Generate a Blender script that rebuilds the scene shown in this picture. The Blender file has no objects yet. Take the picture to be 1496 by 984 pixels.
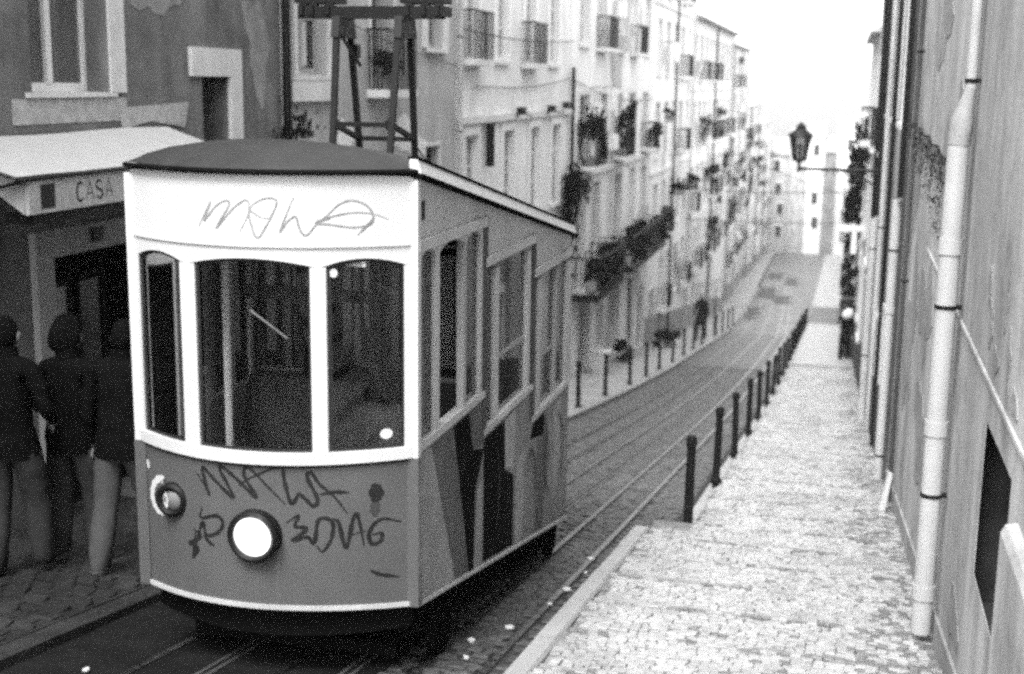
import bpy, bmesh, math, random
import numpy as np
from mathutils import Vector, Matrix
random.seed(7)
rng = np.random.default_rng(7)
S = bpy.context.scene
COL = S.collection
R = math.radians

# ------------------------------------------------------------------ camera
# the street runs along +Y, the camera stands at the top of it (eye at z = 0)
cd = bpy.data.cameras.new('camera')
cam = bpy.data.objects.new('camera', cd)
COL.objects.link(cam)
cd.sensor_fit = 'HORIZONTAL'
cd.sensor_width = 36.0
cd.lens = 1900.0 / 1496.0 * 36.0
cd.clip_start = 0.05
cd.clip_end = 3000
cd.dof.use_dof = True
cd.dof.focus_distance = 7.6
cd.dof.aperture_fstop = 1.7
cam.matrix_world = (Matrix.Rotation(R(14.0), 4, 'Z') @ Matrix.Rotation(R(90 - 11.08), 4, 'X') @ Matrix.Rotation(R(0.78), 4, 'Z'))
S.camera = cam

# ------------------------------------------------------------------ sky, sun, exposure
SUN_EL, SUN_ROT = 56.0, 194.0          # high, behind the camera and to the left
w = bpy.data.worlds.new('World')
S.world = w
w.use_nodes = True
nt = w.node_tree
nt.nodes.clear()
sky = nt.nodes.new('ShaderNodeTexSky')
sky.sky_type = 'NISHITA'
sky.sun_disc = False
sky.sun_elevation = R(SUN_EL)
sky.sun_rotation = R(SUN_ROT)
sky.air_density = 1.0
sky.dust_density = 2.5
bw = nt.nodes.new('ShaderNodeRGBToBW')
bg = nt.nodes.new('ShaderNodeBackground')
bg.inputs['Strength'].default_value = 0.15
out = nt.nodes.new('ShaderNodeOutputWorld')
nt.links.new(sky.outputs[0], bw.inputs[0])
nt.links.new(bw.outputs[0], bg.inputs[0])
nt.links.new(bg.outputs[0], out.inputs[0])
sl = bpy.data.lights.new('sun', 'SUN')
sl.energy = 0.65
sl.angle = R(25)
sl.color = (1, 1, 1)
sun = bpy.data.objects.new('sun', sl)
COL.objects.link(sun)
# sky rotation is measured from +Y towards +X (clockwise seen from above)
sd = Vector((math.sin(R(SUN_ROT)) * math.cos(R(SUN_EL)), math.cos(R(SUN_ROT)) * math.cos(R(SUN_EL)), math.sin(R(SUN_EL))))
sun.rotation_euler = sd.to_track_quat('Z', 'Y').to_euler()
sun.location = (0, 0, 40)

S.view_settings.view_transform = 'Standard'
S.view_settings.look = 'None'
S.view_settings.exposure = 2.8
S.view_settings.gamma = 1
cy = S.cycles
cy.max_bounces = 6
cy.diffuse_bounces = 3
cy.glossy_bounces = 3
cy.transmission_bounces = 4
cy.transparent_max_bounces = 12
cy.volume_bounces = 1
cy.caustics_reflective = False
cy.caustics_refractive = False
cy.sample_clamp_indirect = .35
cy.sample_clamp_direct = .6
cy.use_denoising = False
cy.use_adaptive_sampling = False
cy.filter_width = 2.9

# ------------------------------------------------------------------ street profile
Z0 = -2.42
def zg(Y):
    if Y < 23: return Z0 - .163 * Y
    a = Z0 - .163 * 23
    if Y < 44:
        u = Y - 23; return a - .163 * u + (.033 / 21) * u * u / 2
    b = a - .163 * 21 + .033 * 21 / 2
    if Y < 70: return b - .13 * (Y - 44)
    c = b - .13 * 26
    if Y < 100:
        u = Y - 70; return c - .13 * u + (.045 / 30) * u * u / 2
    return c - .13 * 30 + .045 * 15 - .085 * (Y - 100)
ROAD = -.06
TREAD = .92
def zp(Y):
    # right pavement: shallow ramped steps
    n = math.floor((Y - 4.5) / TREAD + 1e-6)
    y0 = 4.5 + n * TREAD
    s = (zg(y0) - zg(y0 + TREAD)) / TREAD
    return zg(y0) + .03 - (s - .085) * (Y - y0)

# ------------------------------------------------------------------ materials
MATS = {}
def mat(name, base, rough=.75, var=.12, scale=3.0, bump=0.0, bscale=30.0, streak=0.0, patch=0.0, rnd=0.0, spec=.5, metal=0.0, edge=None, coat=0.0):
    m = bpy.data.materials.new(name)
    MATS[name] = m
    m.use_nodes = True
    t = m.node_tree
    N, L = t.nodes, t.links
    b = N['Principled BSDF']
    geo = N.new('ShaderNodeNewGeometry')
    def noise(vec, sc, det=5, ro=.6):
        n = N.new('ShaderNodeTexNoise'); n.inputs['Scale'].default_value = sc
        n.inputs['Detail'].default_value = det; n.inputs['Roughness'].default_value = ro
        L.new(vec, n.inputs['Vector']); return n.outputs['Fac']
    def rng_(v, a, c, d, e):
        r = N.new('ShaderNodeMapRange'); r.inputs[1].default_value = a; r.inputs[2].default_value = c
        r.inputs[3].default_value = d; r.inputs[4].default_value = e; L.new(v, r.inputs[0]); return r.outputs[0]
    def mul(a, c):
        x = N.new('ShaderNodeMath'); x.operation = 'MULTIPLY'; L.new(a, x.inputs[0])
        if isinstance(c, float): x.inputs[1].default_value = c
        else: L.new(c, x.inputs[1])
        return x.outputs[0]
    v = rng_(noise(geo.outputs['Position'], scale), .3, .7, base * (1 - var), base * (1 + var))
    if streak:
        mp = N.new('ShaderNodeMapping'); mp.inputs['Scale'].default_value = (.9, .9, .2)
        L.new(geo.outputs['Position'], mp.inputs['Vector'])
        v = mul(v, rng_(noise(mp.outputs[0], 2.0, 7, .62), .38, .62, 1 - streak, 1 + streak * .25))
    if patch:
        v = mul(v, rng_(noise(geo.outputs['Position'], .9, 8, .65), .5, .62, 1.0, 1 - patch))
        v = mul(v, rng_(noise(geo.outputs['Position'], 4.5, 6, .7), .54, .64, 1.0, 1 - patch * .7))
    if rnd:
        oi = N.new('ShaderNodeObjectInfo')
        a = N.new('ShaderNodeMath'); a.operation = 'ADD'; L.new(geo.outputs['Random Per Island'], a.inputs[0]); L.new(oi.outputs['Random'], a.inputs[1])
        f = N.new('ShaderNodeMath'); f.operation = 'FRACT'; L.new(a.outputs[0], f.inputs[0])
        v = mul(v, rng_(f.outputs[0], 0, 1, 1 - rnd, 1 + rnd))
    cc = N.new('ShaderNodeCombineColor')
    for i in range(3): L.new(v, cc.inputs[i])
    L.new(cc.outputs[0], b.inputs['Base Color'])
    b.inputs['Metallic'].default_value = metal
    b.inputs['Specular IOR Level'].default_value = spec
    if coat: b.inputs['Coat Weight'].default_value = coat
    L.new(rng_(noise(geo.outputs['Position'], scale * 2.3), .3, .7, max(.04, rough - .12), min(1, rough + .12)), b.inputs['Roughness'])
    if bump:
        bp = N.new('ShaderNodeBump'); bp.inputs['Strength'].default_value = bump; bp.inputs['Distance'].default_value = .02
        L.new(noise(geo.outputs['Position'], bscale, 6), bp.inputs['Height']); L.new(bp.outputs[0], b.inputs['Normal'])
    return m

def glass(name, tint=.9, refl=.12):
    m = bpy.data.materials.new(name); MATS[name] = m; m.use_nodes = True
    t = m.node_tree; N, L = t.nodes, t.links; N.clear()
    o = N.new('ShaderNodeOutputMaterial'); mx = N.new('ShaderNodeMixShader')
    tr = N.new('ShaderNodeBsdfTransparent'); tr.inputs[0].default_value = (tint, tint, tint, 1)
    gl = N.new('ShaderNodeBsdfGlossy'); gl.inputs['Roughness'].default_value = .04; gl.inputs[0].default_value = (.9, .9, .9, 1)
    lw = N.new('ShaderNodeFresnel'); lw.inputs[0].default_value = 1.5
    ad = N.new('ShaderNodeMath'); ad.operation = 'MULTIPLY'; ad.inputs[1].default_value = refl / .04
    L.new(lw.outputs[0], ad.inputs[0]); ad.use_clamp = True
    L.new(ad.outputs[0], mx.inputs[0]); L.new(tr.outputs[0], mx.inputs[1]); L.new(gl.outputs[0], mx.inputs[2]); L.new(mx.outputs[0], o.inputs[0])
    return m

def emit(name, val, strength):
    m = bpy.data.materials.new(name); MATS[name] = m; m.use_nodes = True
    b = m.node_tree.nodes['Principled BSDF']
    b.inputs['Base Color'].default_value = (val, val, val, 1); b.inputs['Roughness'].default_value = .2
    b.inputs['Emission Color'].default_value = (1, 1, 1, 1); b.inputs['Emission Strength'].default_value = strength
    return m

# tram
mat('tram_white', 0.74, .35, .05, 2.5, streak=.12, coat=.2)
mat('tram_grey', 0.09, .42, .10, 3.0, streak=.10, coat=.15, bump=.02)
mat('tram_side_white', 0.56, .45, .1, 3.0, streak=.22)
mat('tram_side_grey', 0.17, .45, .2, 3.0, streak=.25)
mat('tram_roof', 0.028, .55, .15, 5.0, bump=.05, spec=0.15)
mat('tram_black', 0.006, .6, .2, 5.0, spec=0.0)
mat('iron_black', 0.006, .5, .2, 8.0, spec=0.2)
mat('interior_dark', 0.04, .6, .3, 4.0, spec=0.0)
mat('interior_wood', 0.16, .5, .3, 6.0, spec=0.15)
mat('interior_post', 0.75, .4, .1, 6.0)
mat('seat_dark', 0.05, .6, .2, 6.0, spec=0.0)
mat('post_grey', .16, .5, .3, 5.0, streak=.35)
mat('post_dark', .06, .55, .3, 5.0, streak=.3, spec=.2)
mat('ceiling_cream', .45, .6, .1, 5.0)
mat('bin_grey', .5, .6, .1, 6.0)
mat('limestone_damp', 0.11, .3, .25, 2.0, bump=.35, bscale=60, rnd=.25)
mat('rubber', .02, .6, .1, 9.0, spec=0.15)
mat('spray_thin', 0.2, .6, .3, 9.0)
mat('spray_dark', 0.016, .6, .3, 9.0, spec=0.15)
mat('spray_white', .72, .6, .1, 9.0)
mat('spray_black', 0.015, .55, .3, 4.0, streak=.2, spec=0.0)
mat('spray_mid', 0.09, .55, .25, 4.0, streak=.3, spec=0.25)
mat('spray_light', 0.3, .55, .2, 4.0, streak=.25)
mat('roof_edge_sky_sheen', .7, .25, .1, 5.0)  # pale tone puts the sky's reflection on the roof edge into colour
mat('ceramic', .75, .2, .05, 5.0)
emit('lamp_glass', .9, 2.2)
glass('tram_glass', .92, .06)
# street
mat('limestone', 0.3, .42, .16, 2.0, bump=.25, bscale=60, rnd=.2, patch=.25)
mat('limestone_sheet', 0.26, .45, .25, 9.0, bump=.6, bscale=22, patch=.25)
mat('joint_dirt', 0.15, .8, .3, 7.0, bump=.3, spec=0.2)
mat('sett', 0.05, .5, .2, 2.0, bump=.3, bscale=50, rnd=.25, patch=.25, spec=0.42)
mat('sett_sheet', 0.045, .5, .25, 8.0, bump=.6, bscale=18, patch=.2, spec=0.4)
mat('road_joint', 0.03, .8, .3, 7.0, bump=.3, spec=0.1)
mat('paving_shaded', 0.035, .55, .25, 4.0, bump=.4, bscale=24, rnd=.15, patch=.3, spec=0.18)  # shade between tram and shop darkened into the base colour
mat('kerb_stone', 0.28, .5, .15, 4.0, bump=.15, rnd=.06)
mat('far_kerb', .2, .6, .2, 4.0, bump=.2, rnd=.1)
mat('pavement_grey', 0.24, .6, .25, 4.0, bump=.4, bscale=24, rnd=.15, patch=.25)
mat('shop_stone', 0.26, .7, .1, 4.0)
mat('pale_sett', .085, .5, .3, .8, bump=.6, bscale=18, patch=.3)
mat('asphalt_shaded', .014, .6, .35, 3.0, bump=.4, bscale=40, spec=0.0)
mat('dark_kerb', .04, .6, .2, 4.0, bump=.2, rnd=.1, spec=0.0)
mat('asphalt', 0.03, .7, .3, 4.0, bump=.3)
mat('earth', 0.12, .9, .3, 1.0)
mat('steel', 0.25, .38, .2, 6.0, metal=1.0)
mat('slot_iron', .06, .5, .2, 6.0)
mat('bollard_iron', 0.008, .42, .3, 8.0, bump=.05, spec=0.12)
mat('paper', .7, .7, .1, 20.0)
# buildings
mat('plaster_dark', 0.17, .85, .22, 1.6, bump=.12, bscale=26, streak=.35, patch=.22, spec=0.15)
mat('plaster_mid', 0.44, .85, .12, 1.6, bump=.1, bscale=26, streak=.18, patch=.1)
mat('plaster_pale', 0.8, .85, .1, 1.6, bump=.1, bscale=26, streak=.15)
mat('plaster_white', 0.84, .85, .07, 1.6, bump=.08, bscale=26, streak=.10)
mat('plaster_wall', 0.47, .85, .16, 1.3, bump=.2, bscale=18, streak=.38, patch=.32)
mat('plaster_wall_dark', 0.36, .85, .18, 1.3, bump=.2, bscale=18, streak=.4, patch=.2)
mat('plinth_dark', .055, .8, .3, 3.0, bump=.2, streak=.3, spec=0.15)
mat('wall_bare', 0.28, .95, .3, 6.0, bump=.3, streak=.3, patch=.3)
mat('step_stone', .2, .6, .3, 6.0, bump=.3, rnd=.3)
mat('wall_skim', 0.6, .9, .1, 6.0, bump=.1)
mat('plaster_worn', .26, .9, .25, 5.0, bump=.2, streak=.3, patch=.3)
mat('peeled', 0.4, .9, .25, 9.0, bump=.3)
mat('stone_trim', 0.64, .7, .1, 4.0, bump=.05, streak=.1)
mat('window_white', 0.8, .5, .06, 5.0)
mat('window_grey', .35, .5, .1, 5.0)
mat('dark_wood', 0.02, .6, .25, 6.0, spec=0.0)
mat('grey_door', .22, .6, .2, 6.0)
mat('pane_grey', .10, .12, .4, 1.5, spec=.6)
mat('pane_pale', .30, .12, .4, 1.5, spec=.6)
mat('pane_dark', 0.015, .12, .3, 1.2, spec=.6)
mat('curtain_pale', 0.55, .7, .25, 4.0)
mat('roof_tile', .26, .8, .25, 5.0, bump=.4, bscale=30)
mat('pipe_pale', 0.46, .5, .1, 3.0, streak=.15)
mat('pipe_grey', 0.45, .5, .15, 3.0, streak=.2)
mat('awning_cloth', 0.42, .8, .06, 5.0, bump=.05)
mat('sign_board', 0.5, .6, .15, 6.0)
mat('sign_ink', .03, .6, .1, 9.0, spec=0.1)
mat('cloth_white', 0.8, .9, .06, 6.0)
mat('leaf_dark', 0.014, .6, .35, 9.0, rnd=.4, spec=0.0)
mat('leaf_mid', 0.06, .6, .35, 9.0, rnd=.4, spec=0.1)
mat('terracotta', .16, .8, .15, 6.0)
# people
mat('cloth_black', 0.006, .9, .25, 12.0, bump=.2, bscale=14, spec=0.0)
mat('cloth_dark', 0.012, .9, .25, 12.0, bump=.2, bscale=14, spec=0.0)
mat('trousers_grey', 0.075, .9, .15, 10.0, bump=.2, bscale=14, spec=0.0)
mat('trousers_dark', 0.045, .9, .2, 10.0, bump=.2, bscale=14, spec=0.0)
mat('skin', 0.16, .6, .06, 10.0, spec=0.2)
mat('hair_black', 0.006, .55, .3, 30.0, bump=.5, bscale=60, spec=0.0)
mat('shoe', .03, .5, .2, 10.0, spec=0.15)
mat('shoe_pale', 0.12, .5, .2, 10.0)
M = MATS

# ------------------------------------------------------------------ object helpers
WL = {}
def tag(o, label=None, cat=None, group=None, kind=None):
    if label: o['label'] = label
    if cat: o['category'] = cat
    if group: o['group'] = group
    if kind: o['kind'] = kind
    return o
def empty(name, loc, label, cat, group=None):
    o = bpy.data.objects.new(name, None)
    COL.objects.link(o)
    o.empty_display_size = .1
    o.location = loc
    WL[o.name] = Vector(loc)
    return tag(o, label, cat, group)
def raw(name, me, parent=None, loc=(0, 0, 0), world=True):
    o = bpy.data.objects.new(name, me)
    COL.objects.link(o)
    l = Vector(loc)
    if parent is not None:
        o.parent = parent
        o.location = l - WL[parent.name] if world else l
        WL[o.name] = l if world else WL[parent.name] + l
    else:
        o.location = l
        WL[o.name] = l
    return o
class MB:
    def __init__(s): s.v = []; s.f = []; s.m = []
    def poly(s, pts, mi=0):
        n = len(s.v); s.v += [tuple(p) for p in pts]; s.f.append(tuple(range(n, n + len(pts)))); s.m.append(mi)
    def hexa(s, p, mi=0):
        n = len(s.v); s.v += [tuple(q) for q in p]
        for q in ((0, 3, 2, 1), (4, 5, 6, 7), (0, 1, 5, 4), (1, 2, 6, 5), (2, 3, 7, 6), (3, 0, 4, 7)):
            s.f.append(tuple(n + i for i in q)); s.m.append(mi)
    def box(s, x0, x1, y0, y1, z0, z1, mi=0):
        s.hexa([(x0, y0, z0), (x1, y0, z0), (x1, y1, z0), (x0, y1, z0), (x0, y0, z1), (x1, y0, z1), (x1, y1, z1), (x0, y1, z1)], mi)
    def extr(s, prof, d, mi=0):
        # closed planar polygon (list of 3-D points) pushed along vector d
        n = len(s.v); k = len(prof); d = Vector(d)
        s.v += [tuple(p) for p in prof] + [tuple(Vector(p) + d) for p in prof]
        s.f.append(tuple(range(n + k - 1, n - 1, -1))); s.m.append(mi)
        s.f.append(tuple(range(n + k, n + 2 * k))); s.m.append(mi)
        for i in range(k):
            j = (i + 1) % k
            s.f.append((n + i, n + j, n + k + j, n + k + i)); s.m.append(mi)
    def tube(s, pts, r, n=8, mi=0, cap=True):
        pts = [Vector(p) for p in pts]; base = len(s.v)
        rs = r if isinstance(r, (list, tuple)) else [r] * len(pts)
        for i, p in enumerate(pts):
            t = (pts[min(i + 1, len(pts) - 1)] - pts[max(i - 1, 0)]).normalized()
            a = Vector((0, 0, 1)) if abs(t.z) < .9 else Vector((1, 0, 0))
            u = t.cross(a).normalized(); v = t.cross(u)
            for k in range(n):
                an = 2 * math.pi * k / n
                s.v.append(tuple(p + (u * math.cos(an) + v * math.sin(an)) * rs[i]))
        for i in range(len(pts) - 1):
            for k in range(n):
                a = base + i * n + k; b = base + i * n + (k + 1) % n
                s.f.append((a, b, b + n, a + n)); s.m.append(mi)
        if cap:
            s.f.append(tuple(base + k for k in range(n))); s.m.append(mi)
            e = base + (len(pts) - 1) * n
            s.f.append(tuple(e + k for k in range(n - 1, -1, -1))); s.m.append(mi)
    def bar(s, a, b, w, h=None, mi=0):
        h = h or w
        a = Vector(a); b = Vector(b); t = (b - a).normalized()
        r = Vector((0, 0, 1)) if abs(t.z) < .95 else Vector((0, 1, 0))
        u = t.cross(r).normalized() * w / 2; v = t.cross(u).normalized() * h / 2
        s.hexa([a - u - v, a + u - v, a + u + v, a - u + v, b - u - v, b + u - v, b + u + v, b - u + v], mi)
    def grid(s, P, mi=0, flip=False):
        n = len(s.v); r = len(P); c = len(P[0])
        for row in P: s.v += [tuple(p) for p in row]
        for i in range(r - 1):
            for j in range(c - 1):
                q = (n + i * c + j, n + i * c + j + 1, n + (i + 1) * c + j + 1, n + (i + 1) * c + j)
                s.f.append(q[::-1] if flip else q); s.m.append(mi)
    def mesh(s, name, mats, org=(0, 0, 0), smooth=False, fix=True):
        me = bpy.data.meshes.new(name)
        o = Vector(org)
        me.from_pydata([(p[0] - o.x, p[1] - o.y, p[2] - o.z) for p in s.v], [], s.f)
        for m in (mats if isinstance(mats, (list, tuple)) else [mats]): me.materials.append(m)
        for p, mi in zip(me.polygons, s.m): p.material_index = mi
        if fix:
            bm = bmesh.new(); bm.from_mesh(me)
            bmesh.ops.recalc_face_normals(bm, faces=bm.faces[:])
            bm.to_mesh(me); bm.free()
        if smooth:
            for p in me.polygons: p.use_smooth = True
            try: me.set_sharp_from_angle(angle=R(smooth if smooth is not True else 40))
            except Exception: pass
        me.update()
        return me
    def build(s, name, mats, parent=None, smooth=False, org=None, fix=True):
        if parent is not None: org = WL[parent.name]
        elif org is None:
            a = np.array(s.v); org = (float((a[:, 0].min() + a[:, 0].max()) / 2), float((a[:, 1].min() + a[:, 1].max()) / 2), float(a[:, 2].min()))
        return raw(name, s.mesh(name, mats, org, smooth, fix), parent, org)
def copy_tree(o, parent=None):
    c = o.copy(); COL.objects.link(c)
    if parent is not None: c.parent = parent
    for ch in list(o.children): copy_tree(ch, c)
    return c
def smooth_line(p, n=6):
    # Catmull-Rom through 2-D or 3-D points
    p = [np.array(q, float) for q in p]
    if len(p) < 3: return p
    q = [2 * p[0] - p[1]] + p + [2 * p[-1] - p[-2]]
    o = []
    for i in range(1, len(q) - 2):
        for k in range(n):
            t = k / n
            o.append(.5 * (2 * q[i] + (q[i + 1] - q[i - 1]) * t + (2 * q[i - 1] - 5 * q[i] + 4 * q[i + 1] - q[i + 2]) * t * t + (3 * q[i] - q[i - 1] - 3 * q[i + 1] + q[i + 2]) * t ** 3))
    o.append(p[-1]); return o
def ribbon(mb, pts, width, fn, n=6, mi=0):
    # a painted stroke: flat strip along 2-D points, lifted onto a surface by fn(u, v)
    q = smooth_line(pts, n); L = []
    for i, p in enumerate(q):
        t = q[min(i + 1, len(q) - 1)] - q[max(i - 1, 0)]; t = t / (np.linalg.norm(t) + 1e-9)
        nn = np.array([-t[1], t[0]]); tp = min(1, .35 + 3 * min(i, len(q) - 1 - i) / len(q))
        wd = width * tp * (1 + .18 * math.sin(i * 1.7)) / 2
        L.append([fn(*(p - nn * wd)), fn(*(p + nn * wd))])
    mb.grid(L, mi)
# projection of a point into the photograph's frame (used only to choose which stones are near enough to be single objects)
CI = cam.matrix_world.inverted()
def seen(x, y, z):
    c = CI @ Vector((x, y, z))
    if c.z >= -.1: return None
    return (748 + 1900 * c.x / -c.z, 492 - 1900 * c.y / -c.z)

# ================================================================== THE STREET
WL_X, WR_X = -6.9, .84                 # facade planes on the left and on the right
KL = -4.72                             # left kerb line
def kr(Y): return -1.80 if Y < 12.45 else -1.42
def frange(a, b, s):
    n = int(round((b - a) / s)); return [a + (b - a) * i / n for i in range(n + 1)]
Ys = frange(-30, 60, 1.5) + frange(64, 340, 6)
def strip(name, x0, x1, ys, dz, m, th=.25, kind='structure', xs=None):
    mb = MB(); xs = xs or [x0, x1]
    fx = [x if callable(x) else (lambda Y, x=x: x) for x in xs]
    mb.grid([[(f(Y), Y, zg(Y) + dz) for f in fx] for Y in ys])
    o = mb.build(name, m, org=(0, 0, 0), fix=False)
    return tag(o, kind=kind)
strip('ground', -58, 58, Ys, -.42, M['earth'], xs=[-58, -20, -8, -4, 0, 4, 20, 58])
def bend(Y): return 0 if Y < 60 else -.028 * (Y - 60)      # left side of the street swings out further down
road_joint = MB()
road_joint.grid([[(x + bend(Y), Y, zg(Y) + ROAD - .014 if Y < 42 else zg(Y) + ROAD) for x in (KL - .02, -3.3, -1.3)] for Y in frange(-8, 42, 1) + [42.001]])
road = tag(road_joint.build('road', M['road_joint'], org=(0, 0, 0), fix=False), 'dark cobbled road with tram rails running down the street', kind='structure')
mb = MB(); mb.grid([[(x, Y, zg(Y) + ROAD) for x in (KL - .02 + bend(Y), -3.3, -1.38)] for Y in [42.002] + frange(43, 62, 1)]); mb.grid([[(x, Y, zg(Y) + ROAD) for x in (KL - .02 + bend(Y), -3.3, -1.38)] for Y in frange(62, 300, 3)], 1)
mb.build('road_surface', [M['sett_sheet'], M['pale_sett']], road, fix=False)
# left pavement and right pavement
Y_ok = lambda q: q > 15.1
lp = MB(); lp.grid([[(x + bend(Y), Y, zg(Y) + .02) for x in (WL_X - .3, KL - .16)] for Y in Ys if -9 < Y < 15.1])
lp.grid([[(x + bend(Y), Y, zg(Y) + .02) for x in (WL_X - .3, KL - .16)] for Y in [15.0] + [q for q in Ys if Y_ok(q)]], 1)
left_pavement = tag(lp.build('left_pavement', [M['paving_shaded'], M['pavement_grey']], org=(0, 0, 0), fix=False), kind='structure')
rp = MB()
n0 = -8
for k in range(n0, 75):
    y0 = 4.5 + k * TREAD; y1 = y0 + TREAD
    if y1 > 73.2: break
    e = 1e-4
    far = y0 > 42.5
    d = 0 if far else -.014
    rp.grid([[(kr(y0 + .1) + .16, y0, zp(y0 + e) + d), (WR_X + .02, y0, zp(y0 + e) + d)], [(kr(y0 + .1) + .16, y1, zp(y1 - e) + d), (WR_X + .02, y1, zp(y1 - e) + d)]], 1 if far else 0)
    rp.poly([(kr(y0 + .1) + .16, y1, zp(y1 - e) + d), (WR_X + .02, y1, zp(y1 - e) + d), (WR_X + .02, y1, zp(y1 + e) + d), (kr(y0 + .1) + .16, y1, zp(y1 + e) + d)], 1 if far else 0)
rp.box(-1.3, WR_X, 73.1, 73.3, zg(73) - .6, zg(73) + .02, 1)
right_pavement = tag(rp.build('right_pavement', [M['joint_dirt'], M['limestone_sheet']], org=(0, 0, 0), fix=False), 'pale wet cobbled pavement in shallow ramped steps', kind='structure')
mb = MB(); mb.grid([[(x, Y, zg(Y) - .03) for x in (-1.4, .9)] for Y in frange(73.3, 93, 4)]); mb.grid([[(x, Y, zg(Y) - .03) for x in (-1.4, .9)] for Y in frange(93, 300, 5)], 1)
tag(mb.build('lower_pavement', [M['sett_sheet'], M['limestone_sheet']], org=(0, 0, 0), fix=False), kind='structure')

# stones: chamfered blocks, near ones single objects, the rest joined
def stone_verts(w, l, h, ch, jit):
    a = np.array([[-.5, -.5], [.5, -.5], [.5, .5], [-.5, .5]])
    j = rng.normal(0, jit, (4, 2))
    base = a * [w, l] + j
    V = np.zeros((12, 3))
    V[0:4, :2] = base; V[0:4, 2] = -h
    V[4:8, :2] = base; V[4:8, 2] = -ch
    V[8:12, :2] = base - np.sign(a) * ch * 1.2; V[8:12, 2] = rng.normal(0, jit * .35, 4)
    return V
SF = [(0, 1, 5, 4), (1, 2, 6, 5), (2, 3, 7, 6), (3, 0, 4, 7), (4, 5, 9, 8), (5, 6, 10, 9), (6, 7, 11, 10), (7, 4, 8, 11), (8, 9, 10, 11)]
def stones(parent, rows, m, name, w, l, h, ch, jit, nmax, hidden=None):
    kinds = [stone_verts(w, l, h, ch, jit) for _ in range(12)]
    meshes = []
    for V in kinds:
        me = bpy.data.meshes.new(name); me.from_pydata([tuple(v) for v in V], [], SF); me.materials.append(m); me.update(); meshes.append(me)
    cand = []
    for i, (x, y, z, slope) in enumerate(rows):
        p = seen(x, y, z)
        ok = p and -10 < p[0] < 1506 and -10 < p[1] < 994 and not (hidden and hidden(*p))
        cand.append((0 if ok else 1, x * x + y * y, i))
    cand.sort()
    single = set(i for a, d, i in cand[:nmax] if a == 0)
    big = []; n = 0; F = []
    for i, (x, y, z, slope) in enumerate(rows):
        k = int(rng.integers(0, 12)); rot = float(rng.normal(0, .06)) + (math.pi if rng.random() < .5 else 0); dz = float(rng.normal(0, .0035))
        if i in single:
            o = bpy.data.objects.new(name, meshes[k]); COL.objects.link(o); o.parent = parent
            o.location = (x, y, z + dz); o.rotation_euler = (math.atan(-slope), 0, rot)
        else:
            V = kinds[k]; c, s_ = math.cos(rot), math.sin(rot)
            X = V[:, 0] * c - V[:, 1] * s_; Y = V[:, 0] * s_ + V[:, 1] * c
            big.append(np.stack([X + x, Y + y, V[:, 2] + z + dz - Y * slope], 1))
            F.append(np.array(SF) + n); n += 12
    if big:
        me = bpy.data.meshes.new(name + '_mass')
        me.from_pydata(np.concatenate(big).tolist(), [], np.concatenate(F).tolist()); me.materials.append(m); me.update()
        o = bpy.data.objects.new(name + '_mass', me); COL.objects.link(o); o.parent = parent; o['kind'] = 'stuff'
rows = []; damp = []
st = TREAD / 14
for k in range(0, 578):
    y = 4.5 + (k + .5) * st
    x0 = kr(y) + .16; n = int((WR_X - x0) / .068); off = .064 * rng.random()
    for i in range(n):
        x = x0 + .035 + i * (WR_X - x0 - .07) / n + off + float(rng.normal(0, .006))
        kk = k % 14; pd = {0: .95, 1: .8, 2: .45, 13: .6}.get(kk, .05) * (.15 + .85 * (math.sin(k // 14 * 2.3 + x * 2.6) + .6 * math.sin(x * 5.1 + k // 14) > -.25)) + (.45 if x > .45 + .2 * math.sin(y * 1.3) else 0)
        (damp if rng.random() < pd else rows).append((x, y + float(rng.normal(0, .006)) + (.02 if k % 14 == 0 else 0), zp(y) + (.006 if k % 14 == 13 else 0), .09))
stones(right_pavement, rows, M['limestone'], 'cobble', .065, .062, .05, .0045, .006, 240)
stones(right_pavement, damp, M['limestone_damp'], 'damp_cobble', .065, .062, .05, .0045, .006, 60)
RAILS = [-1.80 - .22, -2.42, -3.18, -4.02]
SLOTS = [-2.80, -3.60]
for k in range(-2, 42):
    y = 4.5 + (k + 1) * TREAD - .018; x = kr(y) + .2; b = MB()
    while x < WR_X - .1:
        l = random.uniform(.12, .45)
        if random.random() < .62:
            j = random.uniform(-.012, .012); w2 = random.uniform(.014, .03)
            b.hexa([(x, y + j - w2, zp(y) - .05), (x + l, y + j - w2, zp(y) - .05), (x + l, y + j + w2, zp(y) - .05), (x, y + j + w2, zp(y) - .05), (x, y + j - w2, zp(y) + .007), (x + l, y + j - w2 * .8, zp(y) + .007), (x + l, y + j + w2 * .7, zp(y) + .007), (x, y + j + w2, zp(y) + .007)])
        x += l + .01
    b.build('step_edge', M['step_stone'], right_pavement)
rows = []
for k in range(0, 358):
    y = 4.4 + k * .105
    off = .06 if k % 2 else 0
    for i in range(28):
        x = KL + .06 + i * .1165 + off
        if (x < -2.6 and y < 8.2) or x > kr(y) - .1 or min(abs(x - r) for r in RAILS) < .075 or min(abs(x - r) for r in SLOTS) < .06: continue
        rows.append((x + float(rng.normal(0, .006)), y + float(rng.normal(0, .006)), zg(y) + ROAD + float(rng.normal(0, .003)), .163))
stones(road, rows, M['sett'], 'sett', .106, .096, .05, .012, .006, 300, lambda px, py: 205 < px < 612 and py < 900)
rows = []
for k in range(0, 75):
    y = 4.2 + k * .16
    for i in range(12):
        x = WL_X + .12 + i * .17 + (.08 if k % 2 else 0)
        if x > KL - .22: continue
        rows.append((x, y, zg(y) + .034, .163))
stones(left_pavement, rows, M['paving_shaded'], 'paving_stone', .162, .152, .05, .008, .006, 150)
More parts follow.
